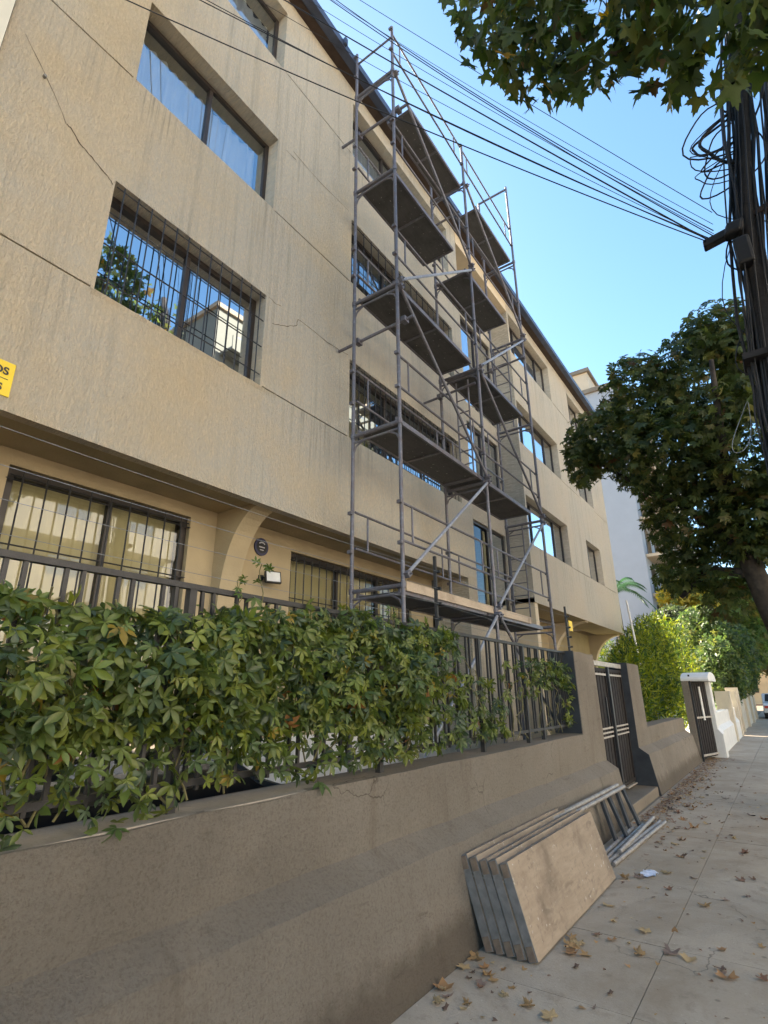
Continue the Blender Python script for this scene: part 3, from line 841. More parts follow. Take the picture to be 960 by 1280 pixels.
# rough plaster lip under the barred window
mb = MB(); yy = A[0] - 0.02; prev = None
while yy < A[1] + 0.25:
    z = 4.885 + random.uniform(-0.012, 0.006); d = random.uniform(0.006, 0.02)
    cur_ = (yy, z, d)
    if prev:
        a, b = prev, cur_
        mb.quad((FAC, a[0], a[1] - 0.045), (FAC, b[0], b[1] - 0.045), (FAC + b[2], b[0], b[1]), (FAC + a[2], a[0], a[1]))
        mb.quad((FAC + a[2], a[0], a[1]), (FAC + b[2], b[0], b[1]), (FAC - 0.02, b[0], b[1] + 0.012), (FAC - 0.02, a[0], a[1] + 0.012))
    prev = cur_; yy += 0.06
mb.build('rough_sill', M['stucco'], bld)
MB().tube([(FAC - 0.02, 0.95, 6.62), (FAC + 0.03, 0.95, 6.62)], 0.014, 8).build('wall_bolt', M['grey_frame'], bld)

# things on the facade
sg = thing('wall_sign', 'yellow sign with black lettering on the tan facade', 'sign', (FAC + 0.004, 0.98, 3.62))
MB().box(0.0, 0.008, -0.30, 0.27, 0.0, 0.27).build('plate', M['yellow_sign'], sg)
def text(parent, body, loc, size, mat, align='RIGHT'):
    c = bpy.data.curves.new('lettering', 'FONT'); c.body = body; c.size = size; c.align_x = align; c.extrude = 0.0008
    c.materials.append(mat)
    o = bpy.data.objects.new('lettering', c); COL.objects.link(o); o.parent = parent; o.location = loc
    c.offset = 0.0025
    bpy.context.view_layer.update()
    me = bpy.data.meshes.new_from_object(o.evaluated_get(bpy.context.evaluated_depsgraph_get()))
    bpy.data.objects.remove(o)
    o = link('lettering', me, parent, loc); o.rotation_euler = (R(90), 0, R(90)); return o
text(sg, 'COS', (0.0105, 0.235, 0.165), 0.082, M['sign_ink'])
text(sg, 'OS', (0.0105, 0.215, 0.035), 0.075, M['sign_ink'])
MB().box(0.008, 0.0095, -0.1, 0.24, 0.128, 0.134).build('rule', M['sign_ink'], sg)

bd = thing('round_plaque', 'round dark blue plaque on the ochre wall above the floodlight', 'plaque', (GX + 0.002, 4.40, 3.30))
MB().tube([(0, 0, 0), (0.02, 0, 0)], 0.11, 28).build('disc', M['badge_blue'], bd)
MB().tube([(0.02, 0, 0), (0.023, 0, 0)], 0.082, 24).build('centre', M['sign_ink'], bd)
for k in range(-3, 4):
    a = k * 0.24; MB().box(0.023, 0.026, 0.06 * math.sin(a) - 0.006, 0.06 * math.sin(a) + 0.006, 0.055 * math.cos(a) - 0.008, 0.055 * math.cos(a) + 0.008).build('mark', M['badge_white'], bd)
MB().box(0.023, 0.026, -0.045, 0.045, -0.012, 0.002).build('mark', M['badge_white'], bd)
MB().box(0.023, 0.026, -0.03, 0.03, -0.045, -0.036).build('mark', M['badge_white'], bd)
fl = thing('floodlight', 'small square floodlight on an arm on the ochre wall', 'lamp', (GX + 0.002, 4.42, 2.92))
MB().box(0, 0.03, -0.03, 0.03, -0.03, 0.03).build('wall_plate', M['black_iron'], fl)
MB().tube([(0.02, 0, 0), (0.10, 0.05, 0.0)], 0.012, 8).build('arm', M['black_iron'], fl)
ax = Vector((0.30, 0.80, 0.0)).normalized(); az = Vector((-0.25, 0.1, 0.95)).normalized(); nn = ax.cross(az)
c0 = Vector((0.14, 0.08, 0.0))
MB().obox(c0, ax * 0.10, nn * 0.018, az * 0.075).build('housing', M['black_iron'], fl)
MB().obox(c0 + nn * 0.0195, ax * 0.086, nn * 0.002, az * 0.062).build('glass', M['lamp_white'], fl)

# ------------------------------------------------------------------ neighbour at the left edge
nb = thing('neighbour_house', 'pale cream neighbouring house at the upper left edge', 'building', (-4.15, -4, 0))
MB().box(-6, 0.0, 0, 4.62, 0, 10).build('wall', M['neighbour_plaster'], nb)
MB().box(-6.2, 0.12, -0.1, 4.625, 10, 10.2).build('roof', M['roof_brown'], nb)

# ------------------------------------------------------------------ scaffold
XI, XO = -3.86, -3.15
FY = [4.84, 7.25, 9.69]
LV = [2.68, 4.66, 6.70, 8.74, 10.80]
sc = thing('scaffold', 'steel tube scaffold tower of two bays in front of the tan building', 'scaffold', (0, 0, 0))
SS, SB = M['scaffold_steel'], M['scaffold_bright']
def tb(name, a, b, r=0.0215, mat=None, parent=sc, n=10): return MB().tube([a, b], r, n).build(name, mat or SS, parent, smooth=False)
tops_o = [11.83, 11.80, 13.05]; tops_i = [11.85, 11.6, 13.0]
for i, y in enumerate(FY):
    for X, tp in ((XO, tops_o[i]), (XI, tops_i[i])):
        po = tb('post', (X, y, 0.02), (X, y, tp), 0.0245, n=12)
        MB().box(X - 0.07, X + 0.07, y - 0.07, y + 0.07, 0.0, 0.012 + 0.02).build('base_plate', SS, po)
        for z in LV:
            if z < tp:
                MB().tube([(X, y, z - 0.03), (X, y, z + 0.035)], 0.034, 10).build('collar', SS, po)
                for dz in (0.47, 0.95):
                    if z + dz < tp: MB().box(X - 0.03, X + 0.03, y - 0.055, y - 0.02, z + dz - 0.02, z + dz + 0.02).build('hook', SS, po)
    for z in LV:
        tb('transom', (XI, y, z), (XO, y, z), 0.026)
        tb('transom', (XI, y, z - 0.09), (XO, y, z - 0.09), 0.016)
        for X, s in ((XI, 1), (XO, -1)):
            MB().tube([(X, y, z - 0.26), (X + s * 0.05, y, z - 0.15), (X + s * 0.16, y, z - 0.09)], 0.012, 6).build('knee', SS, sc)
tb('transom', (XI, FY[2], 12.98), (XO, FY[2], 12.98), 0.026)
tb('end_rail', (XI, FY[0], 11.6), (XO, FY[0], 11.6), 0.016)
# guard rails on both faces
def guard(X, a, b, z, rows=(0.52, 0.97)):
    f = tb('guard_rail', (X, a + 0.02, z + rows[1]), (X, b - 0.02, z + rows[1]), 0.016, n=8)
    tb('lower_rail', (X, a + 0.02, z + rows[0]), (X, b - 0.02, z + rows[0]), 0.016, parent=f, n=8)
    for y in (a + 0.27, b - 0.27): tb('upright', (X, y, z + rows[0]), (X, y, z + rows[1]), 0.013, parent=f, n=8)
for i in range(2):
    for k, z in enumerate(LV):
        guard(XO - 0.03, FY[i], FY[i + 1], z)
        if k < 4: guard(XI + 0.03, FY[i], FY[i + 1], z)
# diagonal braces on the street face
def brace(a, b, bright=False):
    o = tb('brace', (XO + 0.035, *a), (XO + 0.035, *b), 0.021, SB if bright else SS)
    for p, q in ((a, b), (b, a)):
        d = Vector((0, q[0] - p[0], q[1] - p[1])).normalized(); c = Vector((XO + 0.032, *p)) + d * 0.03
        MB().obox(c, (0.045, 0, 0), d * 0.035, d.cross(Vector((1, 0, 0))) * 0.032).build('coupler', SS, o)
        MB().tube([c + Vector((0.04, 0, 0)), c + Vector((0.075, 0, 0))], 0.010, 6).build('bolt', SS, o)
brace((4.84, 2.78), (7.25, 4.66), True); brace((4.84, 6.66), (7.25, 4.70)); brace((4.84, 6.74), (7.25, 8.72), True)
brace((4.84, 10.75), (7.25, 8.78)); brace((7.25, 10.75), (9.69, 8.78)); brace((7.25, 6.72), (9.69, 8.70), True)
brace((7.25, 6.66), (9.69, 4.72)); brace((7.25, 2.72), (9.69, 4.62), True); brace((4.84, 0.72), (7.25, 2.64), True); brace((7.25, 2.64), (9.69, 0.75))
brace((4.84, 10.86), (6.4, 12.0)) if False else None
# loose putlog tubes poking through the frames
for a, b in (((-4.18, 4.90, 6.10), (-3.02, 5.02, 6.24)), ((-4.18, 4.88, 9.98), (-2.98, 5.00, 10.12)), ((-4.18, 7.20, 6.36), (-3.2, 7.22, 6.42)), ((-4.18, 7.3, 10.2), (-3.3, 7.3, 10.25)), ((-4.18, 9.6, 8.15), (-3.1, 9.62, 8.25))):
    pg = tb('putlog', a, b, 0.022)
    for X in (XI, XO):
        t = (X - a[0]) / (b[0] - a[0]); c = Vector(a).lerp(Vector(b), t)
        if t < 1: MB().obox(c, (0.035, 0, 0), (0, 0.05, 0), (0, 0, 0.036)).build('coupler', SS, pg)
# platforms: framed plywood decks
def deck(y0, y1, z, x0, x1, pale=False):
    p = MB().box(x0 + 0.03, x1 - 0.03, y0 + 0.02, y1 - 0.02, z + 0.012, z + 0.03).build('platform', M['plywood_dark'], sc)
    for X in (x0, x1 - 0.03): MB().box(X, X + 0.03, y0, y1, z, z + 0.06).build('side_rail', SS, p)
    for yy in (y0, (y0 + y1) / 2 - 0.02, y1 - 0.04): MB().box(x0 + 0.031, x1 - 0.031, yy, yy + 0.04, z - 0.004, z + 0.010).build('cross_rail', SS, p)
    return p
dx0, dx1 = XI + 0.05, XO - 0.05
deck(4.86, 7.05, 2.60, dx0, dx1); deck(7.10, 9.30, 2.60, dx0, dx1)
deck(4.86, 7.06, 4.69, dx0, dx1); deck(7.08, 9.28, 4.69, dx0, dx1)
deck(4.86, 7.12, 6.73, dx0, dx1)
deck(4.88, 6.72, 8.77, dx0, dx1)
deck(5.36, 7.14, 10.60, XO - 0.47, XO - 0.02)
deck(7.80, 9.52, 10.70, XO - 0.47, XO - 0.02)
deck(7.30, 9.28, 6.70, XO - 0.62, XO - 0.02)
deck(7.10, 8.86, 8.62, XO - 0.62, XO - 0.02)
tboard = MB().box(XO - 0.05, XO - 0.025, 4.95, 8.7, 2.64, 2.745).build('toe_board', M['plank_pale'], sc)
# ladders built into the frames
def ladder(y, xa, xb, z0, z1):
    l = tb('ladder', (xa, y, z0), (xa, y, z1), 0.015, n=8)
    tb('stile', (xb, y, z0), (xb, y, z1), 0.015, parent=l, n=8)
    z = z0 + 0.12
    while z < z1:
        tb('rung', (xa, y, z), (xb, y, z), 0.011, parent=l, n=6); z += 0.235
ladder(9.66, -3.88 + 0.06, -3.53, 2.70, 4.62); ladder(9.66, -3.80, -3.50, 6.75, 8.7); ladder(7.32, -3.60, -3.38, 4.72, 6.6)

# ------------------------------------------------------------------ scaffold decks leaning on the street wall
tilt = Vector((-0.155, 0, 0.50)).normalized()
nrm = Vector((0.50, 0, 0.155)).normalized()
ply_mesh = None
NB = 5
where = ['innermost, touching the rendered wall', 'second from the wall', 'middle one of the five', 'second from the front', 'front one with its tan face bare']
for k in range(NB):
    bx = -1.562 - 0.071 * (NB - 1 - k)
    y0 = 3.765 + random.uniform(-0.008, 0.012); L = 1.92 + (0.0 if k == NB - 1 else random.uniform(-0.10, 0.03))
    o = thing('scaffold_deck', 'plywood scaffold deck leaning on the wall, ' + where[k], 'scaffold deck', (bx, y0, 0.006), 'scaffold decks leaning on the street wall')
    h = 0.535 + random.uniform(-0.006, 0.006)
    c = tilt * h / 2; Y = Vector((0, 1, 0))
    MB().obox(c + Y * L / 2 + nrm * 0.020, (0, L / 2, 0), nrm * 0.007, tilt * h / 2).build('plywood_sheet', M['plywood'], o)
    for q, zc in ((0.022, 0), (h - 0.022, 1)):
        MB().obox(tilt * q + Y * L / 2 - nrm * 0.009, (0, L / 2 - 0.004, 0), nrm * 0.0215, tilt * 0.020).build('side_rail', M['tube_weathered' if zc else 'board_rail'], o)
    for yy in (L / 3, 2 * L / 3):
        MB().obox(c + Y * yy - nrm * 0.009, (0, 0.015, 0), nrm * 0.019, tilt * (h / 2 - 0.043)).build('cross_rail', M['board_rail'], o)
    for yy in (-0.003, L + 0.003):
        MB().obox(c + Y * yy - nrm * 0.003, (0, 0.0028, 0), nrm * 0.0295, tilt * (h / 2 - 0.002)).build('end_rail', M['board_rail'], o)
    for q in (0.045, h - 0.045):
        MB().obox(tilt * q + Y * (-0.009) - nrm * 0.004, (0, 0.003, 0), nrm * 0.022, tilt * 0.038).build('corner_bracket', M['bracket_rust'], o)
# guard frames and loose tubes behind the decks
def gframe(y0, y1, xb, lab, zt=0.50, dx=-0.19):
    o = thing('guard_frame', lab, 'guard frame', (xb, y0, 0.0), 'scaffold frames leaning on the street wall')
    L = y1 - y0
    MB().tube([(0, 0, 0.03), (0, L, 0.03)], 0.022, 8).build('bottom_rail', M['tube_weathered'], o)
    MB().tube([(dx, 0, zt), (dx, L, zt - 0.02)], 0.022, 8).build('top_rail', M['tube_weathered'], o)
    for yy in (0.15, L - 0.78, L - 0.10):
        MB().obox((dx / 2 - 0.01, yy, zt / 2 + 0.01), (0, 0.045, 0), (0.014, 0, 0.005), (dx / 2 * 0.96, 0, zt / 2 - 0.025)).build('upright', M['dark_grey'], o)
gframe(5.55, 7.92, -1.735, 'scaffold guard frame leaning on the wall, nearer the pavement', 0.46, -0.16)
gframe(5.30, 7.70, -1.80, 'scaffold guard frame leaning on the wall, behind the other frame', 0.50, -0.12)
tl = [((-1.64, 6.05), (-1.545, 8.27), 'nearest the pavement'), ((-1.70, 6.02), (-1.60, 8.25), 'middle of the three'), ((-1.66, 6.4), (-1.68, 8.30), 'nearest the wall')]
for k, (a, b, lab) in enumerate(tl):
    o = MB().tube([(0, 0, 0), (b[0] - a[0], b[1] - a[1], 0.0)], 0.022, 10).build('loose_tube', M['tube_weathered'])
    o.location = (a[0], a[1], 0.025 + (0.03 if k == 2 else 0))
    tag(o, 'steel scaffold tube lying on the pavement, ' + lab, 'tube', 'loose tubes on the pavement')

# ------------------------------------------------------------------ fallen leaves and litter
dryt = [lobed_leaf(5, 1.0, 0.62), lobed_leaf(5, 1.0, 0.7, False), lobed_leaf(3, 1.0, 0.65, True)]
def curled(tm, amt, sd):
    V, F = tm; V = V.copy(); r = np.random.default_rng(sd)
    V[:, 2] = amt * (V[:, 0] ** 2 * r.uniform(0.5, 2.0) + (V[:, 1] - 0.2) ** 2 * r.uniform(-0.5, 1.8)) + r.normal(0, 0.05, len(V))
    V[:, 2] -= V[:, 2].min(); return V, F
dry_cols = [(0.44, 0.27, 0.12), (0.38, 0.21, 0.095), (0.24, 0.14, 0.09), (0.46, 0.33, 0.17), (0.17, 0.11, 0.08), (0.30, 0.21, 0.16), (0.25, 0.13, 0.08)]
dry_meshes = [unit_leaf_mesh('fallen_leaf', curled(dryt[i % 3], 1.5, i), dry_cols[i % len(dry_cols)], M['leaf_dry']) for i in range(14)]
spots = []
spots = [(-1.88, 3.66, 0.17), (-1.88, 3.48, 0.13), (-1.73, 3.48, 0.11), (-1.86, 3.19, 0.16), (-1.84, 3.06, 0.12), (-1.69, 3.15, 0.1), (-1.76, 3.04, 0.08), (-1.41, 3.31, 0.15), (-1.28, 3.26, 0.15), (-1.47, 4.13, 0.2), (-1.40, 4.05, 0.15), (-1.43, 4.22, 0.16), (-1.33, 4.07, 0.13), (-1.33, 3.87, 0.09), (-1.50, 4.28, 0.11), (-1.57, 3.33, 0.08), (-1.56, 3.42, 0.07), (-1.68, 3.60, 0.06), (-1.09, 4.63, 0.13), (-1.08, 4.27, 0.15), (-0.90, 4.4, 0.17), (-0.80, 4.38, 0.16), (-0.59, 4.23, 0.15), (-0.43, 4.32, 0.11), (-0.63, 4.32, 0.12), (-1.35, 4.41, 0.1), (-1.50, 5.78, 0.18), (-1.38, 5.87, 0.16), (-1.22, 6.11, 0.15), (-1.22, 8.23, 0.16), (-0.63, 7.28, 0.15), (-0.7, 9.38, 0.17), (-0.54, 9.19, 0.17), (-0.83, 5.42, 0.14), (-0.71, 5.64, 0.09), (-1.34, 4.71, 0.08), (-1.26, 4.39, 0.1), (-1.12, 5.67, 0.12), (-0.99, 6.1, 0.09), (-0.64, 6.28, 0.12)]
def leafspot(n, cx, cy, sx, sy, s0=0.07, s1=0.15):
    for _ in range(n):
        x = random.gauss(cx, sx); yv = random.gauss(cy, sy)
        if x < -1.9 or x > 1.4 or (x < -1.45 and 3.7 < yv < 8.3): continue
        spots.append((x, yv, random.uniform(s0, s1)))
leafspot(22, -1.40, 7.6, 0.12, 0.6); leafspot(34, -1.6, 9.3, 0.18, 0.8); leafspot(46, -1.65, 11.8, 0.2, 1.6); leafspot(16, -1.4, 11.0, 0.3, 2.5)
leafspot(12, -0.9, 7.5, 0.5, 2.2, 0.05, 0.12); leafspot(14, -1.2, 3.9, 0.4, 0.7, 0.03, 0.07); leafspot(12, -1.75, 3.2, 0.12, 0.25, 0.05, 0.12); leafspot(16, -0.4, 5.5, 0.5, 1.5, 0.03, 0.09)
spots = spots[:240]
for i, (x, yv, s) in enumerate(spots):
    o = link('fallen_leaf', dry_meshes[(i * 5 + 3) % len(dry_meshes)] if i > 18 else dry_meshes[[0, 3, 0, 1, 3, 0, 4][i % 7]])
    o.location = (x, yv, 0.004); o.rotation_euler = (random.uniform(-.15, .15), random.uniform(-.15, .15), random.uniform(0, 6.28)); o.scale = (s * random.uniform(0.8, 1.15), s * random.uniform(0.7, 1.1), s * random.uniform(0.25, 0.6))
    if yv < 3.72 and x < -1.6: lb = 'dry tan leaf in the small heap at the wall foot by the decks'
    elif yv > 8.4 and x < -1.2: lb = 'dry brown leaf in the drift along the wall beyond the gate step'
    elif yv > 6.4 and x < -1.15: lb = 'dry brown leaf on the pavement beside the loose tubes'
    elif yv < 4.5 and x < -1.15: lb = 'dry orange brown leaf on the pavement before the front deck'
    elif s < 0.075: lb = 'tiny dry leaf scrap on the open pavement'
    else: lb = 'dry brown leaf lying on the open grey pavement'
    tag(o, lb, 'leaf', lb.replace('dry tan leaf', 'leaves').replace('dry orange brown leaf', 'leaves').replace('dry brown leaf', 'leaves').replace('tiny dry leaf scrap', 'leaf scraps'))
nq = 4200
q = np.empty((nq, 3)); q[:, 1] = rng.uniform(5.9, 17, nq); q[:, 0] = -1.91 + np.abs(rng.normal(0, 0.16, nq)) + 0.10 * rng.random(nq); q[:, 2] = rng.uniform(0.003, 0.012, nq)
q2 = np.empty((500, 3)); q2[:, 1] = rng.uniform(2.4, 12, 500); q2[:, 0] = rng.uniform(-1.85, 0.6, 500); q2[:, 2] = 0.006
q = np.concatenate([q, q2]); nq = len(q)
q = q[~((q[:, 0] < -1.5) & (q[:, 1] < 7.9) & (q[:, 1] > 3.7))]; nq = len(q)
lit = link('leaf_litter', scatter_mesh('leaf_litter', lobed_leaf(3, 1.0, 0.7, False), q, frames(rand_dirs(nq, (0, 0, 0), 1.0) * np.array([1, 1, 0.15]), rand_dirs(nq, (0, 0, 1.5), 0.5)), 0.012 + 0.06 * rng.random(nq) ** 2.0, pick(dry_cols, [1] * 7, nq), M['leaf_dry']))
tag(lit, 'crushed brown leaf litter strewn along the foot of the wall', 'leaf litter', kind='stuff')
mb = MB(); pr = None
for i in range(9):
    for j in range(5): mb.v.append((0.05 * j + random.uniform(-.01, .01), 0.03 * i + random.uniform(-.01, .01), random.uniform(0.002, 0.045)))
for i in range(8):
    for j in range(4): a = i * 5 + j; mb.f.append((a, a + 1, a + 6, a + 5))
fo = mb.build('foil_wrapper', M['foil']); fo.scale = (0.6, 0.7, 0.7); fo.location = (-1.38, 5.90, 0.0); tag(fo, 'crumpled silver wrapper on the pavement by the front deck', 'litter')

yc = thing('yard_car', 'dark car parked in the yard behind the creeper-covered railing', 'car', (-3.75, 1.35, 0.02))
bodyp = [(-1.95, 0.30), (-2.0, 0.72), (-1.75, 0.92), (-1.15, 0.98), (-0.55, 1.40), (0.75, 1.43), (1.45, 1.02), (1.95, 0.86), (2.0, 0.35)]
MB().prism_x(bodyp, -0.78, 0.78).build('body', M['car_dark'], yc, bevel=0.05)
MB().prism_x([(-1.02, 1.0), (-0.52, 1.34), (0.70, 1.37), (1.25, 1.03)], 0.781, 0.786).build('side_window', M['window_glass_coated'], yc)
MB().box(0.782, 0.80, -1.9, 1.9, 0.55, 0.60).build('trim_strip', M['white_paint'], yc)
MB().quad((-0.66, 1.50, 1.02), (0.66, 1.50, 1.02), (0.60, 0.82, 1.425), (-0.60, 0.82, 1.425)).build('windscreen', M['rubber'], yc)
for sx in (-1, 1):
    for yv in (-1.25, 1.25): MB().tube([(sx * 0.64, yv, 0.30), (sx * 0.81, yv, 0.30)], 0.30, 18).build('wheel', M['rubber'], yc)

# ------------------------------------------------------------------ creeper on the railing
vine = thing('creeper', 'dense green creeper with five-fingered leaves covering the black railing', 'plant', (0, 0, 0))
vt = palmate_leaf(5, 1.0, 0.39, 0.22)
def vine_pts(n, ylo, yhi, zlo, zhi, bulge):
    P = np.empty((n, 3)); P[:, 1] = rng.uniform(ylo, yhi, n)
    t = rng.uniform(0, 1, n); P[:, 2] = zlo + (zhi - zlo) * t
    lump = 0.5 + 0.5 * np.sin(P[:, 1] * 5.3) * np.sin(P[:, 2] * 6.1 + P[:, 1] * 2.2)
    P[:, 0] = FX + 0.01 + bulge * rng.uniform(-0.25, 1, n) * (0.35 + 0.65 * lump) * (0.45 + 0.55 * np.sin(np.pi * np.clip(t, 0.05, 0.95)))
    return P
def keep(P, f): return P[f(P)]
P = [vine_pts(1950, -0.1, 2.1, 1.38, 1.92, 0.36), vine_pts(1600, 1.7, 3.6, 1.38, 1.99, 0.34), vine_pts(560, 0.8, 3.6, 1.14, 1.48, 0.24), vine_pts(210, 3.3, 4.1, 1.35, 2.06, 0.24), vine_pts(170, 3.3, 4.4, 1.15, 1.75, 0.16),
     vine_pts(70, 4.2, 5.0, 1.2, 1.72, 0.10), vine_pts(60, 4.7, 5.3, 1.18, 1.5, 0.10), vine_pts(40, 5.2, 6.2, 1.5, 1.9, 0.08), vine_pts(130, 6.0, 7.35, 1.62, 1.95, 0.12), vine_pts(50, 6.95, 7.35, 1.2, 1.9, 0.12), vine_pts(40, 1.9, 3.3, 1.95, 2.08, 0.16), vine_pts(190, 2.7, 4.2, 1.88, 2.10, 0.22), vine_pts(110, 0.45, 0.98, 0.98, 1.28, 0.30), vine_pts(26, 1.25, 1.6, 1.05, 1.2, 0.25), vine_pts(24, 2.3, 2.6, 1.0, 1.2, 0.22), vine_pts(14, 0.6, 0.9, 0.86, 1.02, 0.34)]
P = np.concatenate(P)
zbot = 1.30 + 0.10 * np.sin(P[:, 1] * 3.1) + 0.07 * np.sin(P[:, 1] * 7.7 + 1)
low = (P[:, 2] < zbot) & (P[:, 1] < 3.4) & (P[:, 2] > 1.06)
P = P[~(low & (rng.uniform(0, 1, len(P)) < 0.45))]
n = len(P)
out = rand_dirs(n, (0.55, 0, 0.55), 0.75); tips = rand_dirs(n, (0.35, 0, -0.6), 0.9)
fr = frames(tips, out)
sc_ = 0.078 + 0.105 * rng.beta(1.5, 2.4, n)
vcols = [(0.076, 0.112, 0.032), (0.108, 0.148, 0.030), (0.150, 0.182, 0.030), (0.066, 0.100, 0.050), (0.16, 0.18, 0.026), (0.28, 0.20, 0.03), (0.24, 0.11, 0.035)]
kinds = rng.choice(3, n, p=[0.55, 0.35, 0.10])
for q, tm in enumerate((vt, palmate_leaf(5, 1.0, 0.42, 0.5), palmate_leaf(3, 0.95, 0.42, 0.40))):
    I = np.where(kinds == q)[0]
    foliage(vine, tm, P[I], fr[I], sc_[I], vcols, [5, 5, 3.6, 3, 1.6, 0.3, 0.16], M['leaf_vine'], 100, np.argsort(-(P[I, 0] - 0.12 * np.abs(P[I, 1] - 2)) + rng.uniform(0, 0.1, len(I))), variants=24)
for k in range(40):
    y0 = random.uniform(0.0, 6.9); pts = []
    x = FX + random.uniform(-0.02, 0.05); yv = y0; z = 1.12
    top = 2.0 if y0 < 4 else random.uniform(1.5, 1.95)
    while z < top:
        pts.append((x, yv, z)); yv += random.uniform(-0.07, 0.08); z += random.uniform(0.05, 0.12); x = FX + random.uniform(-0.03, 0.06)
    if len(pts) > 2: MB().tube(pts, 0.005, 5).build('stem', M['stem'], vine)
for y0, hgt in ((2.05, 0.24), (3.35, 0.12), (1.9, 0.14)):
    pts = [(FX + 0.02, y0 + 0.02 * math.sin(i), 2.02 + hgt * i / 6) for i in range(7)]
    s_ = MB().tube(pts, 0.003, 4).build('stem', M['stem'], vine)
    q = np.array([[FX + 0.02 + random.uniform(-.03, .03), y0 + random.uniform(-.04, .04), 2.06 + hgt * random.random()] for _ in range(7)])
    o = link('tendril_leaves', scatter_mesh('tendril_leaves', vt, q, frames(rand_dirs(7, (0, 0, -.3)), rand_dirs(7, (.5, 0, .5))), np.full(7, 0.07), np.tile([[0.10, 0.15, 0.03]], (7, 1)), M['leaf_vine']), vine); o['kind'] = 'stuff'

# ------------------------------------------------------------------ chestnut tree over the pavement
ch = thing('chestnut_tree', 'dark broad chestnut tree over the pavement behind the cable pole', 'tree', (0.45, 10.3, 0))
trunk = MB()
trunk.tube([(0.0, 0, -0.1), (-0.1, 0, 1.2), (-0.42, -0.15, 2.9), (-0.62, -0.25, 4.2), (-0.70, -0.2, 5.4)], [0.24, 0.20, 0.165, 0.13, 0.07], 12)
tr = trunk.build('trunk', M['bark'], ch, smooth=True)
for b in ([(-0.42, -0.15, 2.9), (0.2, 0.2, 4.2), (0.9, 0.4, 5.6), (1.2, 0.5, 6.8)], [(-0.55, -0.2, 3.7), (-1.3, -0.3, 4.6), (-2.1, -0.2, 5.3), (-2.7, -0.1, 5.9)], [(-0.6, -0.2, 4.2), (-0.5, -0.9, 5.4), (-0.4, -1.2, 6.6)], [(-0.65, -0.2, 4.8), (-0.9, 0.8, 6.0), (-0.8, 1.2, 7.1)], [(-0.4, -0.1, 2.9), (0.5, -0.5, 3.8), (1.4, -0.7, 4.8)], [(-0.5, -0.2, 3.3), (-1.1, 0.1, 3.5), (-1.6, 0.2, 3.1)]):
    MB().tube(b, [0.09, 0.06, 0.035, 0.015][:len(b)], 8).build('limb', M['bark'], ch, smooth=True)
spec = [((-0.45, 0, 6.9), (1.15, 1.2, 1.05), 850), ((0.7, 0.2, 7.0), (1.2, 1.2, 1.0), 600), ((-1.6, -0.1, 6.9), (0.75, 0.9, 0.85), 520), ((-2.35, -0.2, 6.15), (0.78, 0.9, 0.55), 480), ((-1.3, -0.3, 5.6), (1.1, 1.2, 0.9), 850), ((-0.2, -0.6, 5.4), (1.2, 1.1, 1.0), 850), ((1.0, 0, 5.5), (1.2, 1.2, 1.1), 550), ((-1.25, 0.1, 4.4), (0.75, 0.9, 0.7), 480), ((-0.3, 0.3, 4.2), (0.9, 1.0, 0.7), 520), ((-1.55, 0.3, 3.55), (0.45, 0.5, 0.42), 150), ((-0.9, 0.3, 3.45), (0.55, 0.6, 0.4), 170), ((-0.05, 0.8, 7.8), (0.5, 0.5, 0.45), 110), ((-0.9, 0.4, 3.0), (0.5, 0.5, 0.35), 90), ((-2.75, -0.4, 5.7), (0.35, 0.5, 0.5), 150), ((-0.2, -0.2, 7.6), (0.75, 0.8, 0.55), 260), ((-0.25, -0.5, 4.1), (0.7, 0.6, 0.65), 380), ((0.35, -0.6, 4.4), (0.7, 0.6, 0.7), 300)]
spec = [(c, r, int(k * 1.4)) for c, r, k in spec]
P, D = clumps(spec); n = len(P)
fr = frames(rand_dirs(n, (0, 0, -0.45), 0.9), D * 0.6 + rand_dirs(n, (0, 0, 0.8), 0.6))
ccols = [(0.062, 0.090, 0.028), (0.088, 0.115, 0.030), (0.115, 0.135, 0.034), (0.15, 0.14, 0.038), (0.14, 0.105, 0.036), (0.15, 0.075, 0.03)]
foliage(ch, cheap_palmate(6, 1.0, 0.38), P, fr, rng.uniform(0.16, 0.30, n), ccols, [5, 5, 3, 1.2, 0.35, 0.1], M['leaf_tree'], 300, np.argsort(P[:, 1] * 0.7 + P[:, 0] * 0.4 + rng.uniform(0, 1.5, n)))
# ------------------------------------------------------------------ plane tree reaching over the camera
pt = thing('plane_tree', 'overhanging plane tree branches with large lobed leaves at upper right', 'tree', (3.0, 4.2, -0.13))
PT_DROP = -0.52
MB().tube([(0, 0, 0), (-0.05, 0, 2.0), (-0.15, -0.1, 4.2), (-0.3, -0.1, 6.4), (-0.4, 0.1, 9.0)], [0.30, 0.25, 0.22, 0.17, 0.08], 14).build('trunk', M['bark'], pt, smooth=True)
for b in ([(-0.2, -0.1, 5.0), (-1.2, -0.5, 6.2), (-2.4, -0.8, 6.9), (-3.6, -1.0, 7.3)], [(-0.25, -0.1, 5.8), (-1.0, -0.9, 6.6), (-2.0, -1.2, 7.4), (-3.2, -1.1, 8.3)], [(-0.3, 0, 6.4), (0.8, 0.8, 7.4), (1.6, 1.4, 8.4)], [(-0.3, 0, 6.6), (-0.8, 0.9, 7.8), (-1.4, 1.4, 9.0)], [(-1.2, -0.5, 6.2), (-1.9, -0.9, 6.3), (-2.5, -1.1, 6.1)]):
    MB().tube(b, [0.10, 0.06, 0.035, 0.012][:len(b)], 8).build('limb', M['bark'], pt, smooth=True)
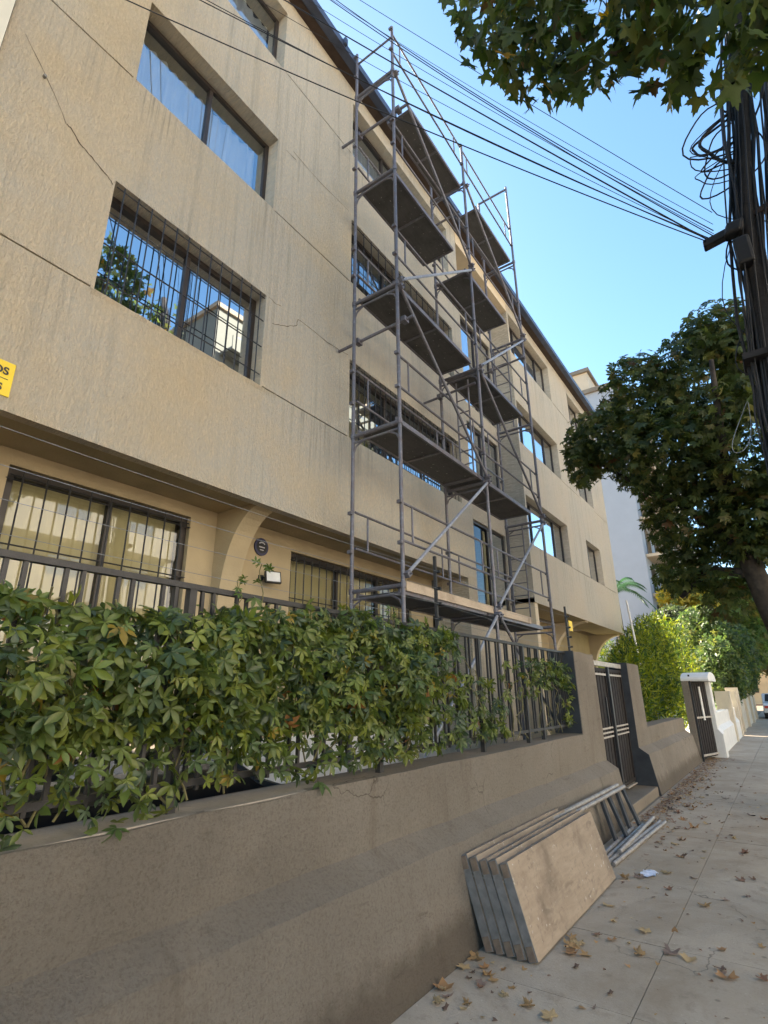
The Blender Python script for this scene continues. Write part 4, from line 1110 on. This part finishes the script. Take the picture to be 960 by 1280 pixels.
spec = [((-3.85, -0.9, 8.55), (0.36, 0.6, 0.9), 85), ((-3.45, -0.9, 7.75), (0.42, 0.6, 0.65), 85), ((-3.55, -1.0, 7.15), (0.18, 0.35, 0.22), 16), ((-3.0, -1.0, 7.25), (0.5, 0.6, 0.65), 100), ((-2.55, -1.0, 6.95), (0.42, 0.6, 0.7), 85), ((-2.2, -1.0, 6.6), (0.4, 0.6, 0.75), 80), ((-1.85, -0.9, 6.5), (0.45, 0.6, 0.7), 80), ((-3.2, -0.9, 8.4), (0.6, 0.7, 0.7), 110), ((-2.4, -0.9, 7.9), (0.6, 0.7, 0.7), 110), ((-1.6, -0.8, 7.3), (0.6, 0.7, 0.8), 110), ((-1.2, -0.6, 6.3), (0.5, 0.6, 0.6), 60), ((-1.0, 0.2, 8.2), (1.5, 1.5, 1.1), 420), ((0.6, 0.8, 8.4), (1.5, 1.5, 1.2), 380), ((-1.2, 0.8, 9.6), (1.5, 1.4, 0.9), 320), ((-2.6, -0.6, 9.2), (1.1, 0.9, 0.8), 180)]
spec = [((c[0] - (0.22 if i < 11 else 0), c[1], c[2] + (PT_DROP if i < 11 else 0)), r, int(k * 1.9) if i < 11 else k) for i, (c, r, k) in enumerate(spec)]
P, D = clumps(spec); n = len(P)
fr = frames(rand_dirs(n, (0, 0, -0.9), 0.75), rand_dirs(n, (0.0, -0.2, 0.7), 0.8))
pcols = [(0.055, 0.085, 0.018), (0.075, 0.105, 0.020), (0.055, 0.075, 0.024), (0.11, 0.115, 0.022), (0.12, 0.075, 0.028), (0.42, 0.24, 0.03)]
foliage(pt, lobed_leaf(5, 1.0, 0.52), P, fr, rng.uniform(0.19, 0.32, n), pcols, [5, 5, 3, 2, 0.7, 0.15], M['leaf_tree'], 300, nearest(P + np.array([3.0, 4.2, 0])), variants=26)

# ------------------------------------------------------------------ hedge, shrubs, palm and trees beyond
def bush(name, label, cat, loc, spec, tmpl, s0, s1, cols, wts, mat, trunk_h=0.6, tr=0.05, nparts=0, grp=None, tilt=(0, 0, 0.2)):
    o = thing(name, label, cat, loc, grp)
    MB().tube([(0, 0, -0.1), (0.03, 0.05, trunk_h * 0.6), (0, 0.1, trunk_h)], [tr, tr * 0.8, tr * 0.5], 8).build('trunk', M['bark'], o, smooth=True)
    P, D = clumps(spec); n = len(P)
    f = frames(rand_dirs(n, tilt, 0.9), D * 0.5 + rand_dirs(n, (0, 0, 0.5), 0.8))
    foliage(o, tmpl, P, f, rng.uniform(s0, s1, n), cols, wts, mat, nparts, name='crown')
    return o
hcols = [(0.18, 0.22, 0.024), (0.24, 0.26, 0.028), (0.07, 0.12, 0.025), (0.045, 0.08, 0.025)]
bush('hedge', 'tall feathery bright green hedge behind the wall beyond the gate', 'hedge', (-3.1, 17.5, 0.02),
     [((0.15, -4.0, 1.4), (0.55, 1.0, 0.9), 1700), ((0.1, -2.6, 1.7), (0.6, 1.1, 1.1), 2000), ((0, -1.0, 2.0), (0.65, 1.2, 1.3), 2200), ((0, 0.8, 2.3), (0.7, 1.3, 1.5), 2400), ((-0.1, 2.8, 2.5), (0.8, 1.3, 1.6), 2400), ((-0.2, 4.8, 2.7), (1.0, 1.4, 1.65), 2400), ((-0.1, 6.5, 2.6), (0.8, 1.0, 1.6), 1600), ((0.2, 3.5, 1.4), (0.6, 3.5, 1.0), 2200), ((-1.7, 4.9, 1.8), (0.7, 0.9, 1.5), 1700), ((-2.6, 5.4, 1.5), (0.8, 0.9, 1.4), 1400), ((-2.8, 5.2, 2.7), (1.0, 0.8, 1.2), 1700)],
     blade_leaf(1.0, 0.2), 0.13, 0.26, hcols, [3, 3, 3, 2], M['leaf_hedge'], 1.2, 0.06, tilt=(0, 0, 0.5))
dk = [(0.05, 0.08, 0.03), (0.07, 0.11, 0.032), (0.11, 0.15, 0.035), (0.16, 0.17, 0.04)]
bush('garden_shrub', 'dark green bushy tree leaning over the white wall', 'shrub', (-2.6, 31, 0.0),
     [((0.3, -1, 2.4), (1.0, 2.0, 1.6), 2600), ((0.3, 2, 3.2), (1.2, 2.2, 1.8), 2600), ((0.6, 6, 3.4), (1.2, 3.0, 2.2), 2600), ((-0.5, 3, 4.6), (1.3, 2.5, 1.4), 1800)], cheap_palmate(4, 1.0, 0.5), 0.25, 0.45, dk, [3, 4, 3, 1], M['leaf_tree'], 2.0, 0.12)
gn = [(0.09, 0.14, 0.035), (0.13, 0.19, 0.04), (0.18, 0.22, 0.05), (0.20, 0.20, 0.05)]
bush('street_tree', 'leafy mid green tree far along the street beyond the white wall', 'tree', (-3.4, 46, 0),
     [((-1.5, 0, 6.5), (3.0, 3, 2.6), 3000), ((1.2, 1, 6.0), (2.4, 3, 2.8), 2600), ((0, 2, 8.6), (2.6, 3, 2.0), 2200), ((2.4, 2, 8.2), (1.8, 2, 1.6), 1200), ((0.5, -1, 4.2), (2.6, 2, 1.8), 1800)], cheap_palmate(4, 1.0, 0.5), 0.4, 0.75, gn, [2, 4, 4, 2], M['leaf_tree'], 4.5, 0.22)
yl = [(0.46, 0.36, 0.05), (0.50, 0.38, 0.06), (0.26, 0.27, 0.05), (0.16, 0.20, 0.04)]
bush('yellow_tree', 'small tree with bright yellow foliage before the white apartment block', 'tree', (-5.3, 38.5, 0),
     [((0.9, 0, 7.3), (1.2, 1.0, 0.9), 900), ((1.9, 0.3, 6.8), (1.2, 1.0, 0.9), 800)], cheap_palmate(4, 1.0, 0.5), 0.35, 0.6, yl, [3, 3, 2, 1], M['leaf_hedge'], 6.5, 0.13)
og = [(0.05, 0.07, 0.03), (0.07, 0.09, 0.035), (0.05, 0.055, 0.03)]
bush('dark_tree', 'greyish dark tree between the hedge and the far green tree', 'tree', (-4.0, 36.5, 0),
     [((0.2, 0, 4.6), (1.3, 1.6, 1.3), 1500), ((1.1, 0, 5.0), (1.2, 1.6, 1.1), 1200), ((-0.6, 0, 5.6), (1.3, 1.5, 0.9), 1000)], cheap_palmate(4, 1.0, 0.45), 0.3, 0.55, og, [2, 2, 1], M['leaf_tree'], 4.2, 0.15)
bush('far_tree', 'brownish tree at the sunlit far end of the street', 'tree', (-0.2, 62, 0),
     [((0, 0, 6.0), (3.2, 3, 3.2), 2200), ((2.5, 2, 8.0), (3, 3, 3), 1800), ((-2.5, 2, 7.5), (2.5, 3, 2.5), 1500)], cheap_palmate(4, 1.0, 0.5), 0.5, 0.9, [(0.10, 0.09, 0.035), (0.14, 0.11, 0.04), (0.08, 0.09, 0.03)], [1, 1, 1], M['leaf_tree'], 4.5, 0.25)
pm = thing('palm_tree', 'green palm behind the far end of the tan building', 'palm', (-5.3, 25.0, 0.6))
MB().tube([(0, 0, -0.1), (0.05, 0, 2.5), (0, 0, 5.2)], [0.22, 0.17, 0.15], 10).build('trunk', M['bark'], pm, smooth=True)
for k in range(14):
    a = k * 2.399; el = random.uniform(0.3, 1.1); L = random.uniform(1.5, 2.0)
    V_ = []; F_ = []
    for i in range(24):
        t = i / 23; r = L * t * math.cos(el) + 0.15 * t; z = 5.2 + L * t * math.sin(el) - 1.5 * t * t * (1.2 - 0.5 * el)
        cx, cy = r * math.cos(a), r * math.sin(a)
        w = 0.34 * math.sin(math.pi * min(1, t * 0.92 + 0.08)) + 0.02
        px, py = -math.sin(a), math.cos(a)
        for s in (-1, 1):
            k0 = len(V_); e = 0.03
            V_ += [(cx, cy, z), (cx + math.cos(a) * e * 2, cy + math.sin(a) * e * 2, z), (cx + px * s * w + math.cos(a) * 0.2, cy + py * s * w + math.sin(a) * 0.2, z - 0.12 - 0.1 * t)]
            F_.append((k0, k0 + 1, k0 + 2))
    me = scatter_mesh('frond', (np.array(V_), F_), np.zeros((1, 3)), np.eye(3)[None], np.ones(1), np.array([[0.035, 0.085, 0.035]]), M['leaf_hedge'])
    link('frond', me, pm)
wp = MB().tube([(0, 0, 0), (-0.25, 0.1, 3.9)], 0.025, 8).build('pale_pole', M['white_paint']); wp.location = (-2.75, 15.4, 0.0)
tag(wp, 'thin pale pole leaning in the bright green hedge', 'pole')

# ------------------------------------------------------------------ second gate and white wall beyond
bp = MB().box(-0.02, 0.02, -0.02, 0.02, 0, 1.98).build('iron_post', M['black_iron']); bp.location = (-2.0, 16.05, 0.0)
bp.location = (-1.90, 15.85, 0.0); tag(bp, 'slim black iron post at the end of the rendered wall', 'post')
g2 = thing('second_gate', 'narrow brown gate between white pillars under a white cap', 'gate', (-1.97, 15.95, 0))
g2.rotation_euler = (0, 0, R(-15))
MB().box(-0.02, 0.02, 0.0, 1.02, 0.06, 1.82).build('gate_leaf', M['gate_brown'], g2)
for i in range(7): MB().box(0.0205, 0.033, 0.05 + 0.135 * i, 0.14 + 0.135 * i, 0.10, 1.78).build('slat', M['gate_brown'], g2)
MB().box(0.034, 0.055, 0.50, 0.58, 0.9, 1.7).build('pull_bar', M['white_paint'], g2)
MB().box(0.034, 0.05, 0.02, 1.0, 0.95, 0.99).build('rail', M['gate_pale'], g2)
MB().box(0.034, 0.07, 0.02, 1.0, 0.10, 0.14).build('rail', M['gate_pale'], g2)
ww = thing('white_wall', 'white painted garden wall with capped gate pillars farther along', 'wall', (-1.72, 16.4, 0))
MB().prism_y([(0.22, 0), (0.22, 0.55), (0.12, 0.68), (0.12, 1.86), (-0.12, 1.86), (-0.12, 0)], 0.60, 1.10).build('pillar', M['white_paint'], ww)
MB().box(-0.36, -0.22, -0.62, -0.47, 0.0, 1.86).build('pillar', M['wall_render'], ww)
cp = []
for i in range(13):
    a = math.pi * i / 12; cp.append((-0.92 * math.cos(a) + 0.28, 1.87 + 0.18 * math.sin(a)))
MB().prism_x(cp + [(1.20, 1.83), (-0.64, 1.83)], -0.36, 0.24).build('cap', M['white_paint'], ww)
MB().prism_y([(0.10, 0), (0.10, 0.55), (0.02, 0.68), (0.02, 1.02), (-0.2, 1.02), (-0.2, 0)], 1.102, 9.0).build('wall_body', M['white_paint'], ww)
for yv in (6.2, 9.0): MB().box(-0.3, 0.14, yv, yv + 0.45, 0, 1.6).build('pillar', M['cream_wall'], ww)
cw = thing('cream_garden_wall', 'sunlit cream garden wall near the far end of the pavement', 'wall', (-1.85, 26.2, 0))
MB().box(-0.2, 0.1, 0, 18, 0, 1.3).build('wall_body', M['cream_wall'], cw)
for yv in (2.0, 6.5, 11, 15.5): MB().box(-0.25, 0.2, yv, yv + 0.5, 0, 1.75).build('pillar', M['cream_wall'], cw)

# ------------------------------------------------------------------ buildings beyond
def block(name, label, x0, x1, y0, y1, h, wallm, face, floors, z0=3.2, dz=2.8, depth=1.3, span=None, balm=None):
    o = thing(name, label, 'building', ((x0 + x1) / 2, (y0 + y1) / 2, 0)); cx, cy = (x0 + x1) / 2, (y0 + y1) / 2
    MB().box(x0 - cx, x1 - cx, y0 - cy, y1 - cy, 0, h).build('wall', M[wallm], o)
    MB().box(x0 - cx - 0.2, x1 - cx + 0.2, y0 - cy - 0.2, y1 - cy + 0.2, h + 0.002, h + 0.35).build('roof', M['step_concrete'], o)
    ya, yb = span or (y0 + 0.5, y1 - 0.5)
    for f in range(floors):
        z = z0 + dz * f
        xf = x1 - cx if face > 0 else x0 - cx
        a, b = (xf + 0.003, xf + depth) if face > 0 else (xf - depth, xf - 0.003)
        bo = MB().box(a, b, ya - cy, yb - cy, z - 0.1, z + 0.1).build('balcony', M[balm or wallm], o)
        e0, e1 = (b - 0.08, b) if face > 0 else (a, a + 0.08)
        MB().box(e0, e1, ya - cy, yb - cy, z + 0.102, z + 0.95).build('parapet', M[balm or wallm], bo)
        nb_ = max(2, int((yb - ya) / 3.5))
        for i in range(nb_):
            yy = ya + (yb - ya) * (i + 0.5) / nb_ - cy
            w0, w1 = (xf + 0.002, xf + 0.03) if face > 0 else (xf - 0.03, xf - 0.002)
            wi = MB().box(w0, w1, yy - 0.9, yy + 0.9, z + 0.15, z + 2.2).build('window', M['brown_frame'], o)
            p0, p1 = (w1, w1 + 0.006) if face > 0 else (w0 - 0.006, w0)
            MB().box(p0, p1, yy - 0.84, yy + 0.84, z + 0.2, z + 2.14).build('pane', M['window_glass_coated'], wi)
    return o
block('white_apartment_block', 'tall pale apartment block with stacked balconies beyond the hedge', -14, -6.1, 40, 62, 24.0, 'bldg_white', 1, 7, 2.4, 2.75, 1.6, balm='bldg_cream')  # warm balcony colour stands in for sunlight that misses this face
block('cream_apartment_block', 'cream block whose roof edge shows above the tan building end', -18, -8.9, 44, 60.0, 28.4, 'bldg_cream', 1, 1, 24.5, 2.8, 0.25)
block('opposite_apartment_block', 'tall apartment block across the street mirrored in the barred window', 18, 30, 18.6, 37.0, 27.0, 'opposite_tall', -1, 8, 3.2, 2.9, 1.3)
block('added_bounce_block', 'unseen pale block added across the street to bounce light', 18, 30, -12, 18.3, 17.5, 'bounce_wall', -1, 5, 3.2, 2.9, 1.2)  # out-of-view block added to fill the facade with bounced sunlight
fe = thing('far_house', 'warm ochre house closing the far end of the street', 'building', (-6, 95, 0))
MB().box(-8, 14, 0, 8, 0, 9).build('wall', M['far_ochre'], fe); MB().box(-8.3, 14.3, -0.3, 8.3, 9.0, 9.4).build('roof', M['roof_brown'], fe)
for i in range(5):
    for z in (1.5, 5): MB().box(-6.5 + 4 * i, -5 + 4 * i, -0.05, 0.0, z, z + 1.7).build('window', M['brown_frame'], fe)
# parked car near the vanishing point
car = thing('parked_car', 'small white car parked at the far end of the pavement', 'car', (-0.45, 44, 0))
MB().prism_x([(-2.0, 0.35), (-2.05, 0.8), (-1.9, 0.92), (-1.2, 0.98), (-0.6, 1.45), (0.9, 1.48), (1.6, 0.98), (2.0, 0.9), (2.05, 0.4)], -0.85, 0.85).build('body', M['car_white'], car, bevel=0.05)
MB().quad((-0.72, -1.195, 1.02), (0.72, -1.195, 1.02), (0.66, -0.645, 1.435), (-0.66, -0.645, 1.435)).build('windscreen', M['rubber'], car)
for sx in (-1, 1):
    for yv in (-1.3, 1.3): MB().tube([(sx * 0.70, yv, 0.31), (sx * 0.88, yv, 0.31)], 0.31, 16).build('wheel', M['rubber'], car)
    MB().box(sx * 0.65 - 0.13, sx * 0.65 + 0.13, -2.07, -2.04, 0.62, 0.76).build('tail_light', M['red_light'], car)

# ------------------------------------------------------------------ cable pole and wires
up = thing('utility_pole', 'dark utility pole wrapped in bundles of black cables', 'utility pole', (0.24, 5.6, 0))
def PB(z):
    q = max(0.0, z - 3.5)
    return Vector((0.09 + 0.05 * q + 0.0135 * q * q, 0, z))
MB().tube([PB(z) + Vector((0.05, 0, 0)) for z in (-0.1, 3, 6, 9, 10.5)], [0.11, 0.085, 0.07, 0.06, 0.06], 12).build('shaft', M['pole_wood'], up, smooth=True)
for k in range(34):
    a = random.uniform(0, 6.28); r = random.uniform(0.06, 0.13) ; pts = []; ph = random.uniform(0, 6)
    for i in range(19):
        z = 0.8 + 9.4 * i / 18
        w = r + 0.055 * math.sin(z * 1.1 + ph) + random.uniform(-0.02, 0.02)
        aa = a + 0.25 * math.sin(z * 0.7 + ph)
        pts.append(PB(z) + Vector((0.05 + w * math.cos(aa), w * math.sin(aa) * 0.8, 0)))
    MB().tube(pts, random.choice([0.006, 0.008, 0.011, 0.015]), 6).build('cable', M['cable'], up, smooth=True)
# a second, looser bundle to the right
for k in range(11):
    pts = []; ph = random.uniform(0, 6); off = 0.30 + random.uniform(-0.07, 0.12)
    for i in range(15):
        z = 2.0 + 8.2 * i / 14
        pts.append(PB(z) + Vector((off + 0.06 * math.sin(z * 0.8 + ph), 0.1 * math.sin(ph) + random.uniform(-.01, .01), 0)))
    MB().tube(pts, random.choice([0.009, 0.013, 0.02]), 6).build('cable', M['cable'], up, smooth=True)
for k in range(9):
    pts = []; c = PB(6.95 + random.uniform(-0.15, 0.4))
    rx = random.uniform(0.22, 0.48); rz = random.uniform(0.12, 0.36); ph = random.uniform(0, 6); dy = random.uniform(-0.2, 0.2)
    for i in range(15):
        a = math.pi * (0.5 + i / 14)
        pts.append(c + Vector((rx * math.cos(a) * (1 + 0.12 * math.sin(3 * a + ph)) + 0.02, dy * math.cos(a), rz * math.sin(a) + 0.05 * math.sin(2 * a + ph))))
    MB().tube(pts, random.choice([0.006, 0.009, 0.014, 0.018]), 6).build('cable_loop', M['cable'], up, smooth=True)
for k in range(12):                                   # slack jumpers hanging beside the bundle
    z0 = random.uniform(3.6, 8.0); z1 = z0 + random.uniform(0.6, 1.8); sg_ = random.choice([-1, 1, 1]); wd = random.uniform(0.1, 0.34); pts = []
    for i in range(11):
        t = i / 10; p = PB(z0 + (z1 - z0) * t); pts.append(p + Vector((sg_ * wd * math.sin(math.pi * t) + 0.05, random.uniform(-.01, .01), -0.15 * math.sin(math.pi * t))))
    MB().tube(pts, random.choice([0.005, 0.008, 0.011]), 6).build('cable', M['cable'], up, smooth=True)
MB().obox(PB(5.95) + Vector((-0.06, -0.1, 0)), (0.08, 0, 0), (0, 0.07, 0), (0.02, 0, 0.07)).build('splice_box', M['cable'], up, bevel=0.03)
MB().obox(PB(5.65) + Vector((0.0, -0.1, 0)), (0.07, 0, 0), (0, 0.07, 0), (0, 0, 0.16)).build('splice_box', M['cable'], up, bevel=0.03)
MB().obox(PB(5.98) + Vector((-0.22, -0.02, 0)), (0.12, 0, 0.02), (0, 0.05, 0), (0, 0, 0.045)).build('clamp', M['cable'], up, bevel=0.015)
MB().obox(PB(6.15) + Vector((0.30, 0, 0)), (0.32, 0, 0.07), (0, 0.04, 0), (0, 0, 0.03)).build('crossarm', M['roof_brown'], up)
MB().obox(PB(4.5) + Vector((0.05, 0, 0)), (0.17, 0, 0), (0, 0.17, 0), (0, 0, 0.03)).build('strap', M['pole_wood'], up)
pts = []
for i in range(17):
    t = i / 16; a = 2 * math.pi * t
    pts.append(PB(3.85) + Vector((-0.20 + 0.10 * math.cos(a) * (0.6 - 0.4 * math.sin(a)) + 0.08 * math.sin(a), -0.05 + 0.03 * math.cos(2 * a), 0.24 * math.sin(a))))
MB().tube(pts, 0.0035, 6).build('pale_loop', M['cable_pale'], up, smooth=True)
O = Vector(up.location)
ends = [((-3.9, 1.37, 7.98), 5.95, 0.10, 0.009), ((-3.9, 2.08, 9.08), 5.98, 0.10, 0.010), ((-3.9, 2.20, 9.25), 6.0, 0.16, 0.008), ((-3.85, 3.0, 10.6), 5.96, 0.05, 0.012), ((-3.7, 2.9, 11.0), 6.05, 0.22, 0.008), ((-3.7, 3.05, 11.25), 6.12, 0.28, 0.008), ((-3.7, 3.45, 11.75), 6.35, 0.05, 0.006), ((-3.85, 2.6, 10.0), 5.99, 0.14, 0.005), ((-3.8, 2.95, 10.8), 6.08, 0.12, 0.005), ((-3.75, 3.2, 11.3), 6.2, 0.16, 0.0045)]
nm = ['lowest, crossing the tan facade', 'second lowest, in front of the top window', 'third lowest, in front of the top window', 'thick, in the middle of the bundle', 'upper, with a slack bend at the pole', 'upper, sagging next to the highest', 'highest of the bundle', 'thin, just below the thick one', 'thin, just above the thick one', 'thin, second from the top']
for k, (e, z, sag, r) in enumerate(ends):
    a = Vector(e); b = O + PB(z) + Vector((-0.24, 0, 0))
    a2 = a + (a - b) * 0.10
    pts = []
    for i in range(25):
        t = i / 24; p = a2.lerp(b, t); p.z -= sag * 4 * t * (1 - t); pts.append(p)
    o = MB().tube(pts, r * 0.62, 6).build('overhead_wire', M['cable'], smooth=True)
    tag(o, 'black overhead wire from the pole, ' + nm[k], 'wire', 'overhead wires to the building')
